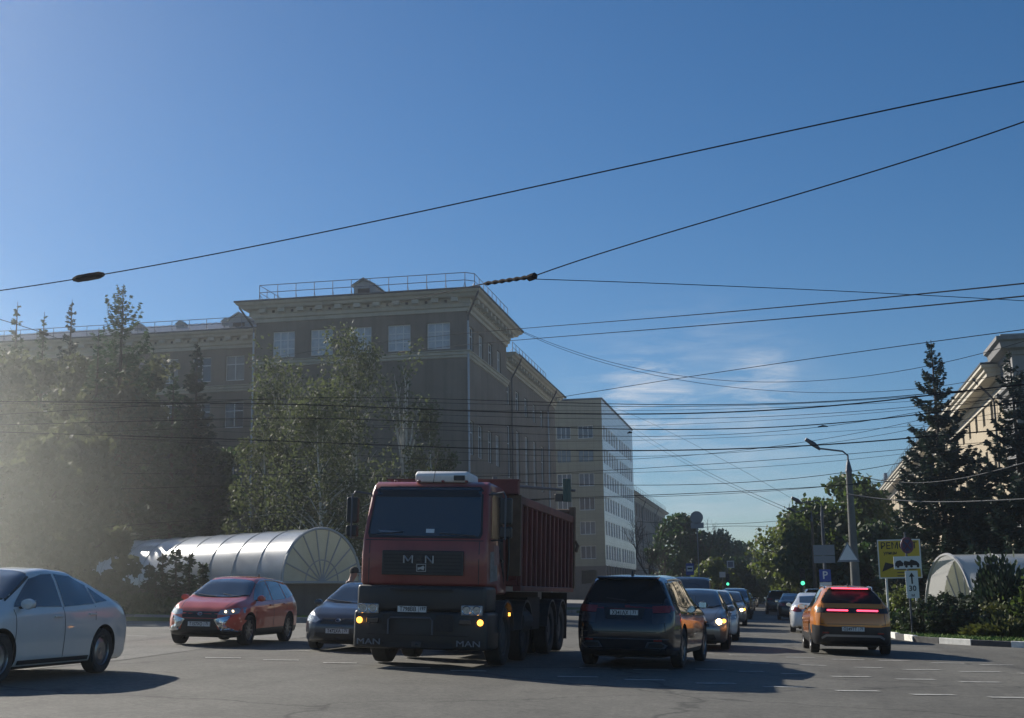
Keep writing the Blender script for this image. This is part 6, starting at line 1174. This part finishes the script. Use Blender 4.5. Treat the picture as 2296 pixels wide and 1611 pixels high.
for hi, sg in hands:
    hx, hy, hz_ = J[hi]; J.append((hx + .05, hy, hz_ - .07)); pi = len(J) - 1; E_.append((hi, pi)); Rd.append((.035, .018))
    for k in range(4): 
        J.append((hx + .085 + .004 * k, hy + (k - 1.5) * .021, hz_ - .13)); Rd.append(.009); E_.append((pi, len(J) - 1)); J.append((hx + .075, hy + (k - 1.5) * .022, hz_ - .155 - .008 * (k in (1, 2)))); Rd.append(.008); E_.append((len(J) - 2, len(J) - 1))
    J.append((hx + .055, hy - sg * .05, hz_ - .085)); Rd.append(.010); E_.append((pi, len(J) - 1))
bodyo = skin_body(J, E_, Rd, M['skin'], 'body', pr_)
skin_body([(0, 0, .86), (.045, 0, 1.15), (.09, 0, 1.36), (.125, 0, 1.47), (.09, -.2, 1.41), (.04, -.27, 1.15), (.15, -.235, .97), (.09, .2, 1.41), (.05, .28, 1.15), (.165, .25, .97)], [(0, 1), (1, 2), (2, 3), (2, 4), (4, 5), (5, 6), (2, 7), (7, 8), (8, 9)], [(.17, .13), (.165, .125), (.18, .13), .085, .085, .065, .05, .085, .065, .05], M['jacket'], 'jacket', pr_)
skin_body([(0, 0, .92), (0, -.1, .84), (.03, -.115, .5), (-.03, -.125, .12), (0, .1, .84), (.05, .115, .5), (-.02, .125, .12)], [(0, 1), (1, 2), (2, 3), (0, 4), (4, 5), (5, 6)], [(.15, .12), .11, .08, .065, .11, .08, .065], M['trousers'], 'trousers', pr_)
b = MB(); b.lathe([(.112, -.02), (.118, .04), (.10, .10), (.05, .135), (0, .14)], (.205, 0, 1.69), 'z', 20); b.prism([(.29, -.09), (.40, -.06), (.42, 0), (.40, .06), (.29, .09)], 1.675, 1.69, 'z'); b.build('cap', M['cap'], pr_, 60)
f = MB(); f.lathe([(0, .018), (.014, .01), (.016, -.01), (.0, -.03)], (.31, 0, 1.61), 'z', 8); f.build('nose', M['skin'], pr_)
for sg in (-1, 1):
    f = MB(); f.lathe([(0, -.01), (.012, 0), (0, .01)], (.298, sg * .035, 1.645), 'x', 8); f.build('eye', M['ink'], pr_); f = MB(); f.lathe([(0, -.012), (.03, 0), (0, .012)], (.2, sg * .105, 1.63), 'y', 10); f.build('ear', M['skin'], pr_)
f = MB(); f.cbox((.30, 0, 1.565), (.01, .05, .01)); f.build('mouth', mat('lips', (.28, .1, .08), .6), pr_)

# ------------------------------------------------------------------ haze: thin even air, then an added volume for glare
HAZE = 0.0007
hm = bpy.data.materials.new('haze_air'); hm.use_nodes = True; t = hm.node_tree; t.nodes.clear(); pv = t.nodes.new('ShaderNodeVolumePrincipled'); ou = t.nodes.new('ShaderNodeOutputMaterial'); pv.inputs['Density'].default_value = HAZE; pv.inputs['Color'].default_value = (.90, .95, 1, 1); pv.inputs['Anisotropy'].default_value = .82; t.links.new(pv.outputs[0], ou.inputs['Volume'])
b = MB(); b.box(-95, 75, -12, 460, -6, 28)
if HAZE: tag(b.build('haze', hm), kind='stuff')

# sunlit dust volume added to stand in for windscreen glare at the left
dm = bpy.data.materials.new('veil_volume'); dm.use_nodes = True; t = dm.node_tree; t.nodes.clear(); pv = t.nodes.new('ShaderNodeVolumePrincipled'); ou = t.nodes.new('ShaderNodeOutputMaterial'); pv.inputs['Color'].default_value = (.97, 1, .93, 1); pv.inputs['Anisotropy'].default_value = .7
g = t.nodes.new('ShaderNodeTexCoord'); vl = t.nodes.new('ShaderNodeVectorMath'); vl.operation = 'LENGTH'; t.links.new(g.outputs['Object'], vl.inputs[0]); mr = t.nodes.new('ShaderNodeMapRange'); mr.interpolation_type = 'SMOOTHSTEP'
for i_, v_ in zip((1, 2, 3, 4), (1, 0, 0, .038)): mr.inputs[i_].default_value = v_
t.links.new(vl.outputs['Value'], mr.inputs[0]); t.links.new(mr.outputs[0], pv.inputs['Density']); t.links.new(pv.outputs[0], ou.inputs['Volume'])
me = bpy.data.meshes.new('veil'); bm = bmesh.new(); bmesh.ops.create_icosphere(bm, subdivisions=3, radius=1.0); bm.to_mesh(me); bm.free(); me.materials.append(dm); o = link('glare_veil', me); o.location = (-28, 27, 2); o.scale = (15, 19, 11.5)
tag(o, 'pale sunlit dust standing in for windscreen glare over the left side of the junction', 'veil', kind='stuff')
